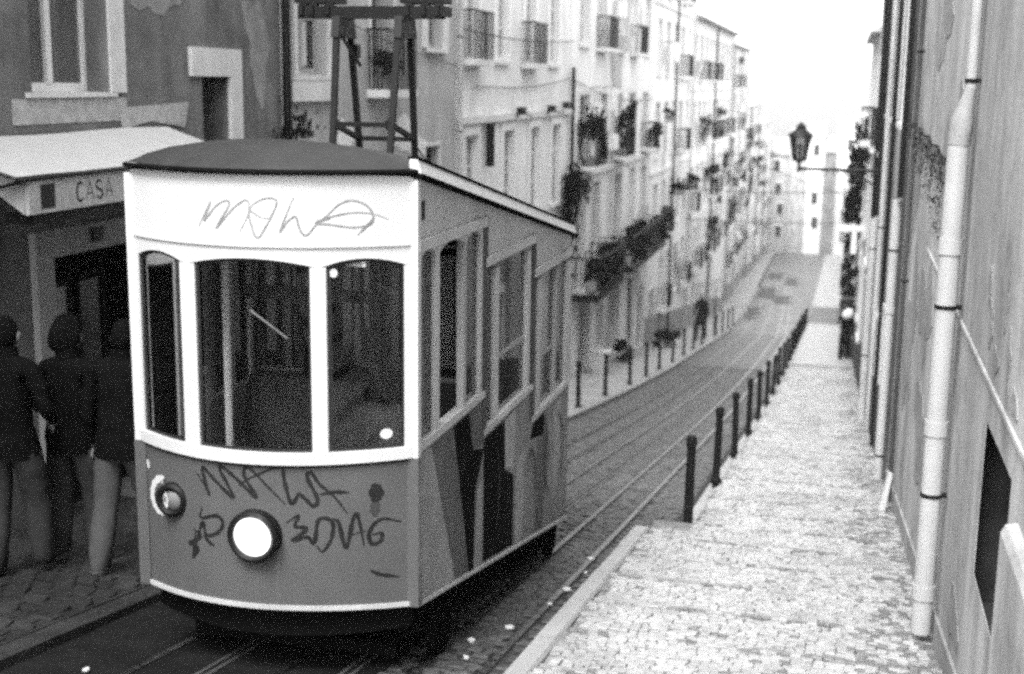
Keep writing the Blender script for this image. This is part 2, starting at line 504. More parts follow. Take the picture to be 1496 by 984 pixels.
# rails and slots, part of the road
def line_part(name, x, wd, h, m, y0, y1, parent=road, flip=0):
    mb = MB()
    ys = frange(y0, y1, 2.0)
    mb.grid([[(x - wd / 2 + bend(Y), Y, zg(Y) + ROAD - .03), (x - wd / 2 + bend(Y), Y, zg(Y) + ROAD + h), (x + wd / 2 + bend(Y), Y, zg(Y) + ROAD + h), (x + wd / 2 + bend(Y), Y, zg(Y) + ROAD - .03)] for Y in ys])
    return mb.build(name, m, parent, fix=True)
for x in RAILS:
    line_part('rail', x, .05, .006, M['steel'], 3.5, 120)
    line_part('flange_groove', x - .048, .035, -.008, M['iron_black'], 3.5, 60)
for x in SLOTS:
    line_part('cable_slot_plate', x - .03, .03, .004, M['slot_iron'], 3.5, 110)
    line_part('cable_slot_plate', x + .03, .03, .004, M['slot_iron'], 3.5, 110)
    line_part('cable_slot', x, .03, -.012, M['iron_black'], 3.5, 60)
mb = MB(); mb.grid([[(x, Y, zg(Y) + ROAD - .004) for x in (KL - .01, -3.6, -2.62)] for Y in frange(3.4, 8.2, .4)]); mb.build('road_patch', M['asphalt_shaded'], road, fix=False)  # smooth patch carries the tram's shade in its near-black colour
# repaired patches far down the road
for (x0, x1, y0, y1) in ((-5.0 + .35, -3.9, 76, 90), (-4.6, -3.2, 99, 112), (-3.3, -2.0, 94, 103), (-4.4, -3.0, 124, 136), (-2.6, -1.5, 116, 128)):
    mb = MB(); ys = frange(y0, y1, 2)
    mb.grid([[(x + bend(Y) + .25 * math.sin(Y), Y, zg(Y) + ROAD + .006) for x in (x0, x1)] for Y in ys])
    mb.build('road_patch', M['asphalt'], road, fix=False)
# kerbs
def kerb(name, x0, x1, y0, y1, ln, top, label, m='kerb_stone'):
    k = empty(name, (x0, y0, zg(y0)), label, None); k['kind'] = 'structure'
    y = y0
    while y < y1 - .01:
        ye = min(y1, y + ln * (1 + .12 * (random.random() - .5)))
        if y1 - ye < .3: ye = y1
        a = MB(); g = .006; j = random.uniform(-.006, .006); c = .02
        x0_ = (x0 + bend(y)) + random.uniform(-.004, .004)
        P = []
        for Y in (y + g, ye - g):
            zt = zg(Y) + top + j
            P.append([(x0_, Y, zg(Y) - .3), (x0_, Y, zt - c), (x0_ + c, Y, zt), (x0_ + x1 - x0 - c, Y, zt), (x0_ + x1 - x0, Y, zt - c), (x0_ + x1 - x0, Y, zg(Y) - .3)])
        a.extr(P[0], Vector(P[1][0]) - Vector(P[0][0]))
        # follow the slope: the extrusion vector already carries it
        a.build('kerb_stone', M[m], k)
        y = ye
    return k
kerb('right_kerb', -1.80, -1.64, 3.4, 12.42, 1.15, .085, 'pale kerb stones along the near right pavement')
kerb('lower_right_kerb', -1.42, -1.26, 12.42, 73, 1.2, .0, 'low kerb stones under the right row of bollards')
kerb('left_kerb', KL - .16, KL, 3.4, 15, 1.3, .022, 'dark kerb stones along the left pavement beside the tram', 'paving_shaded')
kerb('far_left_kerb', KL - .16, KL, 15, 110, 1.3, .045, 'pale kerb stones along the left pavement below the tram', 'far_kerb')

# bollards
def make_bollard():
    o = empty('bollard', (0, 0, 0), '', 'bollard')
    a = MB(); a.tube([(0, 0, -.15), (0, 0, .0), (0, 0, .84), (0, 0, .86)], [.05, .05, .046, .046], 14); a.build('shaft', M['bollard_iron'], o, smooth=True)
    a = MB(); a.tube([(0, 0, -.02), (0, 0, .035), (0, 0, .05)], [.075, .072, .052], 14); a.build('foot_ring', M['bollard_iron'], o, smooth=True)
    a = MB(); a.tube([(0, 0, .86), (0, 0, .875), (0, 0, .94), (0, 0, .975), (0, 0, .99)], [.05, .056, .056, .046, .015], 14); a.build('cap', M['bollard_iron'], o, smooth=True)
    return o
B0 = make_bollard()
ORD = ['first', 'second', 'third', 'fourth', 'fifth', 'sixth', 'seventh', 'eighth', 'ninth', 'tenth', 'eleventh', 'twelfth', 'thirteenth', 'fourteenth', 'fifteenth', 'sixteenth', 'seventeenth', 'eighteenth', 'nineteenth', 'twentieth', 'twenty-first', 'twenty-second']
first = True
for i in range(19):
    y = 12.85 + 3.27 * i
    o = B0 if first else copy_tree(B0); first = False
    o.location = (-1.31, y, zp(y)); o.rotation_euler = (random.gauss(0, .012), random.gauss(0, .012), random.random() * 6)
    o['label'] = ('tall black iron bollard standing nearest the camera by the right kerb end' if i == 0 else 'black iron bollard on the right pavement, %s one down the row' % ORD[i])
    o['group'] = 'bollards along the right pavement'
for i in range(13):
    y = [25.66, 28.9, 32.6, 35.6, 38.4, 41.67, 44.92, 48.1, 51.2, 57.6, 60.9, 64.1, 67.4][i]
    o = copy_tree(B0); o.location = (-4.97, y, zg(y) + .03); o.rotation_euler = (random.gauss(0, .015), random.gauss(0, .015), random.random() * 6)
    o['label'] = 'slim black bollard on the left pavement, %s one past the tram' % ORD[i]
    o['group'] = 'bollards along the left pavement'

# ================================================================== THE TRAM
CX, BX, BK, BM = -3.255, -3.32, .45, 6.75
XR, XL = -2.36, -4.15
def bow(X): return BM + BK * (X - BX) ** 2
YRC = 12.10
def rbow(X): return YRC - BK * (X - BX) ** 2
YA = bow(XR); YB = rbow(XR)
STEP = .285
def zroof(Y): return -.535 - .183 * (Y - YA)
def zskirt(Y): return -3.155 - .205 * (Y - YA)
tram = empty('funicular_tram', (CX, 9.4, zg(9.4) + ROAD), 'white and grey stepped funicular tram with graffiti standing on the steep rails', 'tram')
XS = [XL + .02 + (XR - XL - .04) * i / 40 for i in range(41)]
def xr(a, b, n=None):
    n = n or max(2, int((b - a) / .045)); return [a + (b - a) * i / n for i in range(n + 1)]
def bow_part(name, xs, zlo, zhi, d0, d1, m, parent=tram, rear=False, nz=1, smooth=35):
    # closed solid following the bowed end; d0 outside, d1 inside (metres inward)
    mb = MB()
    f = (lambda X, d: rbow(X) - d) if rear else (lambda X, d: bow(X) + d)
    zl = zlo if callable(zlo) else (lambda X: zlo)
    zh = zhi if callable(zhi) else (lambda X: zhi)
    loops = []
    for X in xs:
        a = [(X, f(X, d0), zl(X) + (zh(X) - zl(X)) * i / nz) for i in range(nz + 1)]
        b = [(X, f(X, d1), zl(X) + (zh(X) - zl(X)) * i / nz) for i in range(nz, -1, -1)]
        loops.append(a + b + [a[0]])
    mb.grid(loops)
    mb.poly(loops[0][:-1]); mb.poly(loops[-1][:-1])
    return mb.build(name, m, parent, smooth=smooth)
def arch(a, b, z, rise):
    return lambda X: z + rise * (1 - ((X - (a + b) / 2) / ((b - a) / 2)) ** 2)
def tram_end(rear):
    dz = -2 * STEP if rear else 0
    yc = (YRC if rear else BM)
    skirt = zskirt(YB) if rear else -3.155
    bow_part('end_panel', XS, lambda X: skirt + .05 * (1 - ((X - CX) / .95) ** 2) * (0 if rear else 1), -2.235 + dz, .012, .05, M['tram_grey'], rear=rear, nz=3)
    bow_part('skirt_rim', XS, lambda X: skirt - .012 + .05 * (1 - ((X - CX) / .95) ** 2) * (0 if rear else 1), lambda X: skirt + .016 + .05 * (1 - ((X - CX) / .95) ** 2) * (0 if rear else 1), 0, .055, M['tram_side_white'], rear=rear)
    bow_part('waist_gasket', XS, -2.236 + dz, -2.214 + dz, .004, .05, M['rubber'], rear=rear)
    bow_part('waist_band', XS, -2.2135 + dz, -2.145 + dz, -.018, .06, M['tram_white'], rear=rear)
    W = [(-4.072, -3.703), (-3.59, -2.895), (-2.812, -2.425)]
    edges = [(XL + .02, W[0][0]), (W[0][1], W[1][0]), (W[1][1], W[2][0]), (W[2][1], XR - .02)]
    for a, b in edges:
        bow_part('window_post', xr(a, b), -2.1445 + dz, -1.05 + dz, 0, .06, M['tram_white'], rear=rear)
    cuts = []
    for a, b in W:
        pass
    def head(X):
        for a, b in W:
            if a <= X <= b: return -1.042 + dz + (.04 if b - a > .3 else .04) * max(0, 1 - ((X - (a + b) / 2) / ((b - a) / 2)) ** 2)
        return -1.0495 + dz
    xs = sorted(set(sum([xr(a, b, 10) for a, b in W], []) + sum([xr(a, b, 3) for a, b in edges], [])))
    bow_part('window_head', xs, head, -.935 + dz, 0, .06, M['tram_white'], rear=rear)
    top = (zroof(YB) - .02) if rear else None
    bow_part('fascia_ledge', XS, -.9345 + dz, -.921 + dz, -.014, .05, M['tram_white'], rear=rear)
    if rear:
        bow_part('end_fascia', XS, -.9205 + dz, zroof(YB) + .0, .002, .05, M['tram_white'], rear=True)
    else:
        bow_part('end_fascia', XS, -.9205, lambda X: -.545 + .035 * (1 - ((X - CX) / .95) ** 2), .002, .05, M['tram_white'], nz=2)
    for a, b in W:
        n = 10
        g = MB(); f = (lambda X: rbow(X) - .035) if rear else (lambda X: bow(X) + .035)
        ar = arch(a, b, -1.042 + dz, .04)
        P = [[(X, f(X), -2.1445 + dz), (X, f(X), ar(X))] for X in xr(a, b, n)]
        g.grid(P); g.build('window_pane', M['tram_glass'], tram, smooth=True, fix=False)
        fr = MB()
        def rim(X, z): return (X, f(X) - (.012 if not rear else -.012), z)
        w_ = .02
        loop_o = [(X, ar(X)) for X in xr(a, b, n)] + [(X, -2.1445 + dz) for X in xr(a, b, n)][::-1]
        xi = xr(a + w_, b - w_, n)
        ar2 = arch(a + w_, b - w_, -1.042 + dz - w_, .04)
        loop_i = [(X, ar2(X)) for X in xi] + [(X, -2.1445 + dz + w_) for X in xi][::-1]
        fr.grid([[rim(*p) for p in loop_o] + [rim(*loop_o[0])], [rim(*p) for p in loop_i] + [rim(*loop_i[0])]])
        fr.build('window_gasket', M['rubber'], tram)
tram_end(False)
tram_end(True)
# sides
def side(X, s):
    # s = +1 right side (faces +X), -1 left side
    th = .05
    def slab(name, poly, m, d0=0, d1=th, parent=tram):
        mb = MB(); mb.extr([(X - s * d1, y, z) for y, z in poly], (s * (d1 - d0), 0, 0)); return mb.build(name, m, parent)
    ya = YA + .0; L = (YB - YA) / 3
    for i in range(3):
        a = ya + i * L; b = a + L; dz = -STEP * i
        zs, zh = -2.145 + dz, -.93 + dz
        e = .002
        # lower body
        slab('side_panel', [(a + e, zskirt(a)), (b - e, zskirt(b)), (b - e, zs - .05), (a + e, zs - .05)], M['tram_side_grey'])
        slab('waist_band', [(a + e, zs - .0495), (b - e, zs - .0495), (b - e, zs), (a + e, zs)], M['tram_side_white'], -.010, th + .01)
        # posts and openings
        if s > 0:
            ops = ([(a + .06, a + .36), (a + .44, a + .98), (a + 1.04, b - .12)], [(a + .05, a + .28), (a + .40, a + 1.28), (a + 1.40, b - .05)], [(a + .04, a + .14), (a + .28, a + .85), (a + .92, b - .16)])[i]
        else:
            ops = [(a + .07, a + .5), (a + .62, a + 1.02), (a + 1.14, b - .12)]
        PK = (('tram_side_white', 'tram_side_white', 'window_grey', 'tram_side_white'), ('post_grey', 'tram_side_white', 'tram_side_white', 'post_dark'), ('post_grey', 'tram_side_white', 'window_grey', 'tram_side_white'))
        cur = a + e
        for k, (p, q) in enumerate(ops + [(b - e, None)]):
            slab('window_post', [(cur, zs + .0005), (p, zs + .0005), (p, zh - .10), (cur, zh - .10)], M[PK[i][k]] if s > 0 else M['tram_side_white'])
            if q is None: break
            # arched head over this opening
            n = 8
            hp = [(p, zh - .0495), (q, zh - .0495)] + [(q - (q - p) * j / n, zh - .10 + .045 * (1 - (2 * j / n - 1) ** 2)) for j in range(n + 1)]
            slab('window_head', hp, M['tram_side_white' if i == 0 else 'post_grey'])
            if not (s > 0 and i == 0 and k == 1):
                slab('window_pane', [(p, zs + .0005), (q, zs + .0005), (q, zh - .06), (p, zh - .06)], M['tram_glass'], .03, .034)
                if s > 0 and k == 1:
                    slab('sash_rail', [(p, zs + .42), (q, zs + .42), (q, zs + .45), (p, zs + .45)], M['window_grey'], .02, .045)
            cur = q
        cur = a + e
        for p, q in ops + [(b - e, None)]:
            slab('head_block', [(cur, zh - .0995), (p, zh - .0995), (p, zh - .05), (cur, zh - .05)], M['tram_side_white' if i == 0 else 'post_grey'])
            cur = q
        slab('header_beam', [(a + e, zh - .0495), (b - e, zh - .0495), (b - e, zh + .02), (a + e, zh + .015)], M['tram_side_white'], -.018, th)
        zt = lambda y: zroof(y) + .0
        top = [(a + e, zh + .0205), (b - e, zh + .0205), (b - e, max(zt(b), zh + .022)), (a + e, zt(a))]
        slab('side_fascia', top, M['tram_side_white'], .004)
        # end post at the step down to the next compartment
        if i < 2:
            slab('step_post', [(b - .06, zs - STEP), (b + .05, zs - STEP), (b + .05, zh + .02), (b - .06, zh + .02)], M['post_dark'], -.008, th + .006)
    slab('skirt_rim', [(YA, zskirt(YA) - .012), (YB, zskirt(YB) - .012), (YB, zskirt(YB) + .014), (YA, zskirt(YA) + .014)], M['tram_side_white'], -.012, th + .005)
    mb = MB(); mb.box(X - s * .05, X + s * .012, (YA if s > 0 else YA - .11) - .03, YA + .03, -3.15, -.56); mb.build('corner_post', M['tram_white'] if s < 0 else M['tram_white'], tram)
side(XR, 1)
side(XL, -1)
# lower half of the front corner is painted grey like the panel
mb = MB(); mb.box(XR - .06, XR + .016, YA - .034, YA + .034, -3.16, -2.215); mb.build('corner_plate', M['tram_grey'], tram)
mb = MB(); mb.box(XL - .016, XL + .06, YA - .144, YA + .034, -3.16, -2.215); mb.build('corner_plate', M['tram_grey'], tram)
mb = MB(); mb.box(XR - .01, XR + .006, 7.2, 7.29, -.80, -.69); mb.build('side_vent', M['rubber'], tram)
# roof
def roof_pt(s, t):
    X = CX + .905 * s
    y0 = bow(X) - .03; y1 = rbow(X) + .08
    Y = y0 + (y1 - y0) * t
    d = Y - y0; d2 = y1 - Y
    ze = -.495 - .183 * max(0, Y - YA) - (.02 if d < .02 else 0) * 0
    crown = .155 * max(0, 1 - s * s) ** .36
    k = math.sin(min(1, d / .55) * math.pi / 2) ** .8 * math.sin(min(1, d2 / .4) * math.pi / 2)
    return (X, Y, ze + crown * k)
ts = [0, .005, .012, .022, .035, .055, .08, .11, .15, .2, .3, .4, .5, .6, .7, .8, .88, .93, .96, .98, 1]
ss = [-1 + 2 * i / 24 for i in range(25)]
mb = MB(); mb.grid([[roof_pt(s, t) for s in ss] for t in ts])
mb.grid([[(p[0], p[1], p[2] - .03) for p in (roof_pt(s, t) for s in ss)] for t in ts], 0, True)
mb.build('roof', M['tram_roof'], tram, smooth=50, fix=False)
edge = [roof_pt(s, 0) for s in ss]
mb = MB(); mb.tube([(x, y - .004, z - .016) for x, y, z in edge], .014, 8); mb.build('drip_rail', M['tram_black'], tram, smooth=True)
edge = [roof_pt(s, 1) for s in ss]
mb = MB(); mb.tube([(x, y, z - .02) for x, y, z in edge], .022, 8); mb.build('drip_rail', M['tram_black'], tram, smooth=True)
for s in (-1, 1):
    a = roof_pt(s, .0); b = roof_pt(s, 1); a = (a[0], YA - .03, -.4895)
    X = a[0] + s * .012
    mb = MB(); mb.extr([(X - s * .05, a[1], a[2] - .055), (X + s * .02, a[1], a[2] - .055), (X + s * .02, a[1], a[2] - .03), (X - s * .05, a[1], a[2] - .03)], (0, b[1] - a[1], b[2] - a[2])); mb.build('drip_rail', M['tram_black'], tram)
    if s < 0: continue
    mb = MB(); mb.extr([(X - s * .06, a[1], a[2] - .029), (X + s * .012, a[1], a[2] - .029), (X - s * .012, a[1], a[2] + .05), (X - s * .06, a[1], a[2] + .05)], (0, b[1] - a[1], b[2] - a[2])); mb.build('roof_edge_sky_sheen', M['roof_edge_sky_sheen'], tram)
    mb = MB(); mb.extr([(X - s * .07, a[1], a[2] + .0505), (X - s * .005, a[1], a[2] + .0505), (X - s * .005, a[1], a[2] + .066), (X - s * .07, a[1], a[2] + .066)], (0, b[1] - a[1], b[2] - a[2])); mb.build('gutter_lip', M['tram_black'], tram)
# pantograph tower on the roof
tw = bpy.data.objects.new('tower', None)
TX, TA, TB = -3.33, 8.80, 9.42
tops = {}
mb = MB()
feet = {}
for sx in (-1, 1):
    for ty, tt in ((TA, 8.99), (TB, 9.23)):
        x = TX + sx * .215; xt = TX + sx * .235
        zf = roof_pt((x - CX), .5)[2] if False else (-.50 - .183 * (ty - YA) + .155)
        feet[(sx, ty)] = (x, ty, zf)
        leg = MB(); leg.bar((x, ty, zf - .02), (xt, tt, .44), .042, .042); leg.build('tower_leg', M['iron_black'], tram)
        ins = MB(); ins.tube([(x, ty, zf - .03), (x, ty, zf + .0), (x, ty, zf + .06), (x, ty, zf + .1)], [.075, .075, .05, .03], 10); ins.build('insulator', M['ceramic'], tram, smooth=True)
def at_leg(sx, ty, z):
    x, y, zf = feet[(sx, ty)]; tt = 8.99 if ty == TA else 9.23
    t = (z - zf) / (.44 - zf); return (x + (TX + sx * .235 - x) * t, y + (tt - y) * t, z)
zA, zB = -.31, -.43
ring = [at_leg(-1, TA, zA), at_leg(1, TA, zA), at_leg(1, TB, zB), at_leg(-1, TB, zB)]
for i in range(4):
    b = MB(); b.bar(ring[i], ring[(i + 1) % 4], .034, .034); b.build('tower_brace', M['iron_black'], tram)
for sx in (-1, 1):
    g = MB()
    p = at_leg(sx, TA, zA); q = at_leg(-sx, TA, zA)
    g.extr([(p[0], p[1] - .01, p[2] + .07), (p[0] - sx * .07, p[1] - .01, p[2]), (p[0], p[1] - .01, p[2] - .07)], (0, .02, 0)); g.build('gusset', M['iron_black'], tram)
    g = MB(); p = (TX + sx * .235, 9.1, .36)
    g.extr([(p[0] - .03, 8.93, .30), (p[0] - .03, 9.3, .30), (p[0] - .03, 9.25, .45), (p[0] - .03, 8.97, .45)], (.06, 0, 0)); g.build('gusset', M['iron_black'], tram)
b = MB(); b.bar(at_leg(-1, TA, .36), (TX - .10, 9.1, .10), .02); b.build('tower_brace', M['iron_black'], tram)
b = MB(); b.bar((TX - .53, 9.0, .475), (TX + .53, 9.0, .475), .06, .085); b.build('collector_beam', M['iron_black'], tram)
b = MB(); b.bar((TX - .5, 9.22, .475), (TX + .5, 9.22, .475), .05, .07); b.build('collector_beam', M['iron_black'], tram)
for x in (-.5, -.42, -.3, .3, .42, .52):
    b = MB(); b.bar((TX + x, 8.95, .49), (TX + x, 9.28, .49), .035, .07)
    b.bar((TX + x, 9.0, .46), (TX + x + .01, 9.02, .62), .05, .05); b.build('collector_clamp', M['iron_black'], tram)
for x0, x1 in ((-.56, -.24), (.24, .56)):
    b = MB(); b.box(TX + x0, TX + x1, 8.98, 9.2, .54, .66); b.build('collector_shoe', M['iron_black'], tram)
b = MB(); b.box(TX - .26, TX - .19, 9.27, 9.34, .16, .26); b.build('clamp', M['iron_black'], tram)
# undercarriage
mb = MB()
def zr(Y): return zg(Y) + ROAD
mb.extr([(XL + .10, YA + .1, -3.16), (XL + .10, YB - .35, zskirt(YB - .35)), (XL + .10, YB - .35, zr(YB - .35) + .06), (XL + .10, YA + .1, zr(YA) + .26)], (XR - XL - .2, 0, 0)); mb.build('undercarriage', M['tram_black'], tram)
bow_part('bumper_apron', xr(XL + .06, XR - .06, 24), zr(7.0) + .29, -3.12, .12, .18, M['tram_black'])
for sx in (-1, 1):
    for y in (7.8, 11.2):
        b = MB(); x = CX + sx * .84
        n = 20; r = .20; zc = zr(y) + r + .01
        b.extr([(x - .03, y + r * math.cos(2 * math.pi * k / n), zc + r * math.sin(2 * math.pi * k / n)) for k in range(n)], (.06, 0, 0)); b.build('wheel', M['tram_black'], tram)
for y in (7.35, 8.3, 10.6):
    b = MB(); b.bar((XL + .2, y, zr(y) + .12), (XR - .2, y, zr(y) + .12), .06, .08); b.build('brake_beam', M['tram_black'], tram)
# inside
for i in range(3):
    L = (YB - YA) / 3; a = YA + i * L; b = a + L; dz = -STEP * i
    f = MB(); f.box(XL + .052, XR - .052, a, b, -2.95 + dz, -2.90 + dz); f.build('floor', M['interior_dark'], tram)
    ce = MB()
    for (x0, x1) in ((XL + .055, XR - .055),):
        ce.extr([(x0, a, min(-.86 + dz, zroof(a) - .02)), (x0, b, min(-.86 + dz, zroof(b) - .02)), (x0, b, min(-.84 + dz, zroof(b) - .01)), (x0, a, min(-.84 + dz, zroof(a) - .01))], (x1 - x0, 0, 0))
    ce.build('ceiling', M['ceiling_cream'], tram)
    for s in (-1, 1):
        X = XL + .06 if s < 0 else XR - .06
        p = MB(); p.box(min(X, X + (-s) * .012), max(X, X + (-s) * .012), a + .01, b - .01, -2.9 + dz, -2.16 + dz); p.build('inner_lining', M['interior_wood'], tram)
        st_ = MB(); st_.box(X - (.36 if s > 0 else -.02), X - (.02 if s > 0 else -.36), a + .1, b - .1, -2.52 + dz, -2.46 + dz); st_.box(X - (.34 if s > 0 else -.04), X - (.04 if s > 0 else -.34), a + .12, b - .12, -2.895 + dz, -2.52 + dz); st_.build('bench', M['seat_dark'], tram)
    if i < 2:
        # partition towards the next compartment: low wall, posts, door head
        yy = b - .02
        for (x0, x1) in ((XL + .07, CX - .48), (CX + .48, XR - .07)):
            p = MB(); p.box(x0, x1, yy - .02, yy + .02, -2.9 + dz, -2.1 + dz); p.build('partition', M['interior_dark'], tram)
            p = MB(); p.box(x0, x1, yy - .025, yy + .025, -2.099 + dz, -2.07 + dz); p.build('partition_rail', M['interior_wood'], tram)
        for x in (XL + .1, CX - .48, CX + .48, XR - .1):
            p = MB(); p.box(x - .03, x + .03, yy - .025, yy + .025, -2.0695 + dz, -1.02 + dz); p.build('partition_post', M['interior_dark'], tram)
        p = MB(); p.box(XL + .07, XR - .07, yy - .02, yy + .02, -1.0195 + dz, -.9 + dz); p.build('partition_head', M['interior_dark'], tram)
p = MB(); p.tube([(-3.68, 7.35, -2.6), (-3.68, 7.35, -1.03)], .026, 10); p.build('grab_pole', M['interior_post'], tram, smooth=True)
p = MB(); p.box(CX - .42, CX + .40, 7.62, 7.67, -1.93, -1.90); p.box(CX - .40, CX + .38, 7.63, 7.66, -2.9, -1.93); p.build('driver_screen', M['interior_dark'], tram)
p = MB(); p.box(CX - .42, CX + .55, 7.60, 7.64, -1.38, -1.30); p.build('driver_rail', M['interior_dark'], tram)
p = MB(); p.box(XR - .5, XR - .12, 7.0 + .3, 7.55, -2.9, -2.0); p.build('control_desk', M['interior_dark'], tram)
p = MB(); p.tube([(CX - .55, 7.3, -2.5), (CX - .55, 7.3, -1.85), (CX - .55, 7.25, -1.8)], .04, 8); p.build('brake_lever', M['interior_dark'], tram, smooth=True)
# wiper, stickers
b = MB(); b.bar((-3.23, bow(-3.23) - .0, -1.30), (-3.02, bow(-3.02) - .0, -1.46), .006, .010); b.build('wiper', M['plaster_dark'], tram)
def on_bow(x, z, off=-.0015, d=.012): return (x, bow(x) + d + off, z)
def disc(name, x, z, r, m, off, d=.012, rz=1.0, n=20):
    b = MB(); c = [on_bow(x + r * math.cos(2 * math.pi * k / n), z + r * rz * math.sin(2 * math.pi * k / n), off, d) for k in range(n)]
    b.poly(c); return b.build(name, m, tram, fix=False)
disc('sticker', -2.52, -2.055, .032, M['tram_white'], -.002, .022)
disc('sticker', -2.778, -1.085, .02, M['tram_white'], -.002, .022, 1.3)
b = MB(); b.box(-2.74, -2.62, bow(-2.68) + .06, bow(-2.68) + .09, -1.055, -1.02); b.build('interior_lamp', M['tram_white'], tram)
# headlamp
hx, hz = -3.235, -2.652
hl = MB()
def ringz(mb, x, z, y0, r0, r1, dpt, n=28):
    L = []
    for k in range(n + 1):
        a = 2 * math.pi * k / n; c, s_ = math.cos(a), math.sin(a)
        L.append([(x + r1 * c, y0 + dpt, z + r1 * s_), (x + r1 * c, y0, z + r1 * s_), (x + (r1 * .5 + r0 * .5) * c, y0 - .012, z + (r1 * .5 + r0 * .5) * s_), (x + r0 * c, y0, z + r0 * s_), (x + r0 * c, y0 + .03, z + r0 * s_)])
    mb.grid(L)
ringz(hl, hx, hz, bow(hx) - .05, .118, .158, .09)
hlo = hl.build('headlamp', M['iron_black'], tram, smooth=True)
b = MB(); n = 24
P = []
for rr, yy in ((0.001, -.062), (.05, -.058), (.09, -.048), (.12, -.03)):
    P.append([(hx + rr * math.cos(2 * math.pi * k / n), bow(hx) + yy, hz + rr * math.sin(2 * math.pi * k / n)) for k in range(n + 1)])
b.grid(P); b.build('lens', M['lamp_glass'], hlo, smooth=True)
# second lamp at the left, unlit: dark ring and pale glass, half covered by white paint
rx, rz_ = -3.825, -2.52
hl = MB(); ringz(hl, rx, rz_, bow(rx) - .03, .062, .105, .07); h2 = hl.build('side_lamp', M['iron_black'], tram, smooth=True)
b = MB(); P = []
for rr, yy in ((0.001, -.035), (.04, -.03), (.064, -.012)):
    P.append([(rx + rr * math.cos(2 * math.pi * k / n), bow(rx) + yy, rz_ + rr * math.sin(2 * math.pi * k / n)) for k in range(n + 1)])
b.grid(P); b.build('lens', M['interior_wood'], h2, smooth=True)

# graffiti strokes: (X, z) on the bowed front
GU= [[(-3.547, -0.833), (-3.512, -0.77), (-3.461, -0.687), (-3.492, -0.756), (-3.509, -0.8), (-3.426, -0.71), (-3.356, -0.677), (-3.343, -0.701), (-3.386, -0.769), (-3.43, -0.839), (-3.33, -0.731), (-3.251, -0.673), (-3.223, -0.691), (-3.234, -0.764), (-3.282, -0.851)], [(-3.22, -0.739), (-3.2, -0.696), (-3.138, -0.662), (-3.078, -0.661), (-3.069, -0.699), (-3.13, -0.822), (-3.18, -0.884), (-3.216, -0.8), (-3.221, -0.733), (-3.153, -0.768), (-3.092, -0.77)], [(-2.973, -0.65), (-3.008, -0.735), (-3.052, -0.851), (-3.01, -0.79), (-2.965, -0.759), (-2.95, -0.808), (-2.93, -0.856), (-2.902, -0.862), (-2.851, -0.801), (-2.784, -0.771)], [(-2.861, -0.795), (-2.801, -0.753), (-2.74, -0.692), (-2.675, -0.669), (-2.602, -0.7), (-2.571, -0.763), (-2.592, -0.811), (-2.677, -0.822), (-2.785, -0.805), (-2.861, -0.797), (-2.795, -0.765), (-2.676, -0.739), (-2.57, -0.748), (-2.498, -0.78)], [(-2.566, -0.763), (-2.608, -0.823), (-2.65, -0.865)]]
GL= [[(-3.63, -2.318), (-3.577, -2.381), (-3.541, -2.441), (-3.588, -2.278), (-3.485, -2.354), (-3.373, -2.438), (-3.46, -2.273), (-3.438, -2.258), (-3.343, -2.325), (-3.226, -2.425), (-3.301, -2.295), (-3.273, -2.242), (-3.148, -2.363), (-3.058, -2.457)], [(-3.336, -2.363), (-3.262, -2.305), (-3.084, -2.232), (-3.061, -2.308), (-3.022, -2.456), (-2.98, -2.398), (-2.945, -2.424), (-2.899, -2.47), (-2.876, -2.426), (-2.931, -2.295), (-2.908, -2.264), (-2.864, -2.336), (-2.786, -2.417), (-2.72, -2.525)], [(-2.864, -2.4), (-2.786, -2.389), (-2.709, -2.396)], [(-3.599, -2.529), (-3.61, -2.597), (-3.493, -2.565), (-3.45, -2.611), (-3.497, -2.677), (-3.574, -2.697), (-3.595, -2.621), (-3.639, -2.722), (-3.688, -2.874)], [(-3.671, -2.676), (-3.614, -2.717), (-3.706, -2.777), (-3.639, -2.789), (-3.679, -2.852), (-3.655, -2.686)], [(-3.59, -2.7), (-3.56, -2.735), (-3.515, -2.76)], [(-3.054, -2.574), (-2.981, -2.525), (-3.004, -2.593), (-2.936, -2.609), (-3.02, -2.684), (-2.937, -2.661), (-2.897, -2.699), (-2.872, -2.556), (-2.799, -2.572), (-2.805, -2.676), (-2.852, -2.755), (-2.886, -2.715)], [(-2.798, -2.552), (-2.765, -2.581), (-2.728, -2.741), (-2.688, -2.561), (-2.664, -2.546), (-2.633, -2.738)], [(-2.711, -2.664), (-2.624, -2.642)], [(-2.443, -2.612), (-2.527, -2.579), (-2.58, -2.605), (-2.608, -2.668), (-2.592, -2.73), (-2.549, -2.715), (-2.543, -2.666), (-2.592, -2.673)], [(-2.604, -2.895), (-2.55, -2.929), (-2.454, -2.959)]]
GB= [[(-2.606, -2.408), (-2.574, -2.364), (-2.545, -2.413), (-2.575, -2.455)], [(-2.575, -2.455), (-2.575, -2.556)], [(-4.077, -2.331), (-4.067, -2.39)]]
GW= [[(-3.883, -2.416), (-3.944, -2.417), (-4.012, -2.47), (-4.039, -2.552), (-4.01, -2.619), (-3.948, -2.642), (-3.895, -2.614)], [(-3.867, -2.466), (-3.861, -2.531), (-3.873, -2.582)]]
b = MB()
for s_ in GU: ribbon(b, s_, .011, lambda u, v: (u, bow(u) + .0, v))
b.build('graffiti', M['spray_thin'], tram, fix=False)
for grp_ in (GL[:3], GL[3:6], GL[6:10], GL[10:]):
    b = MB()
    for s_ in grp_: ribbon(b, s_, .023, lambda u, v: (u, bow(u) + .010, v))
    b.build('graffiti', M['spray_dark'], tram, fix=False)
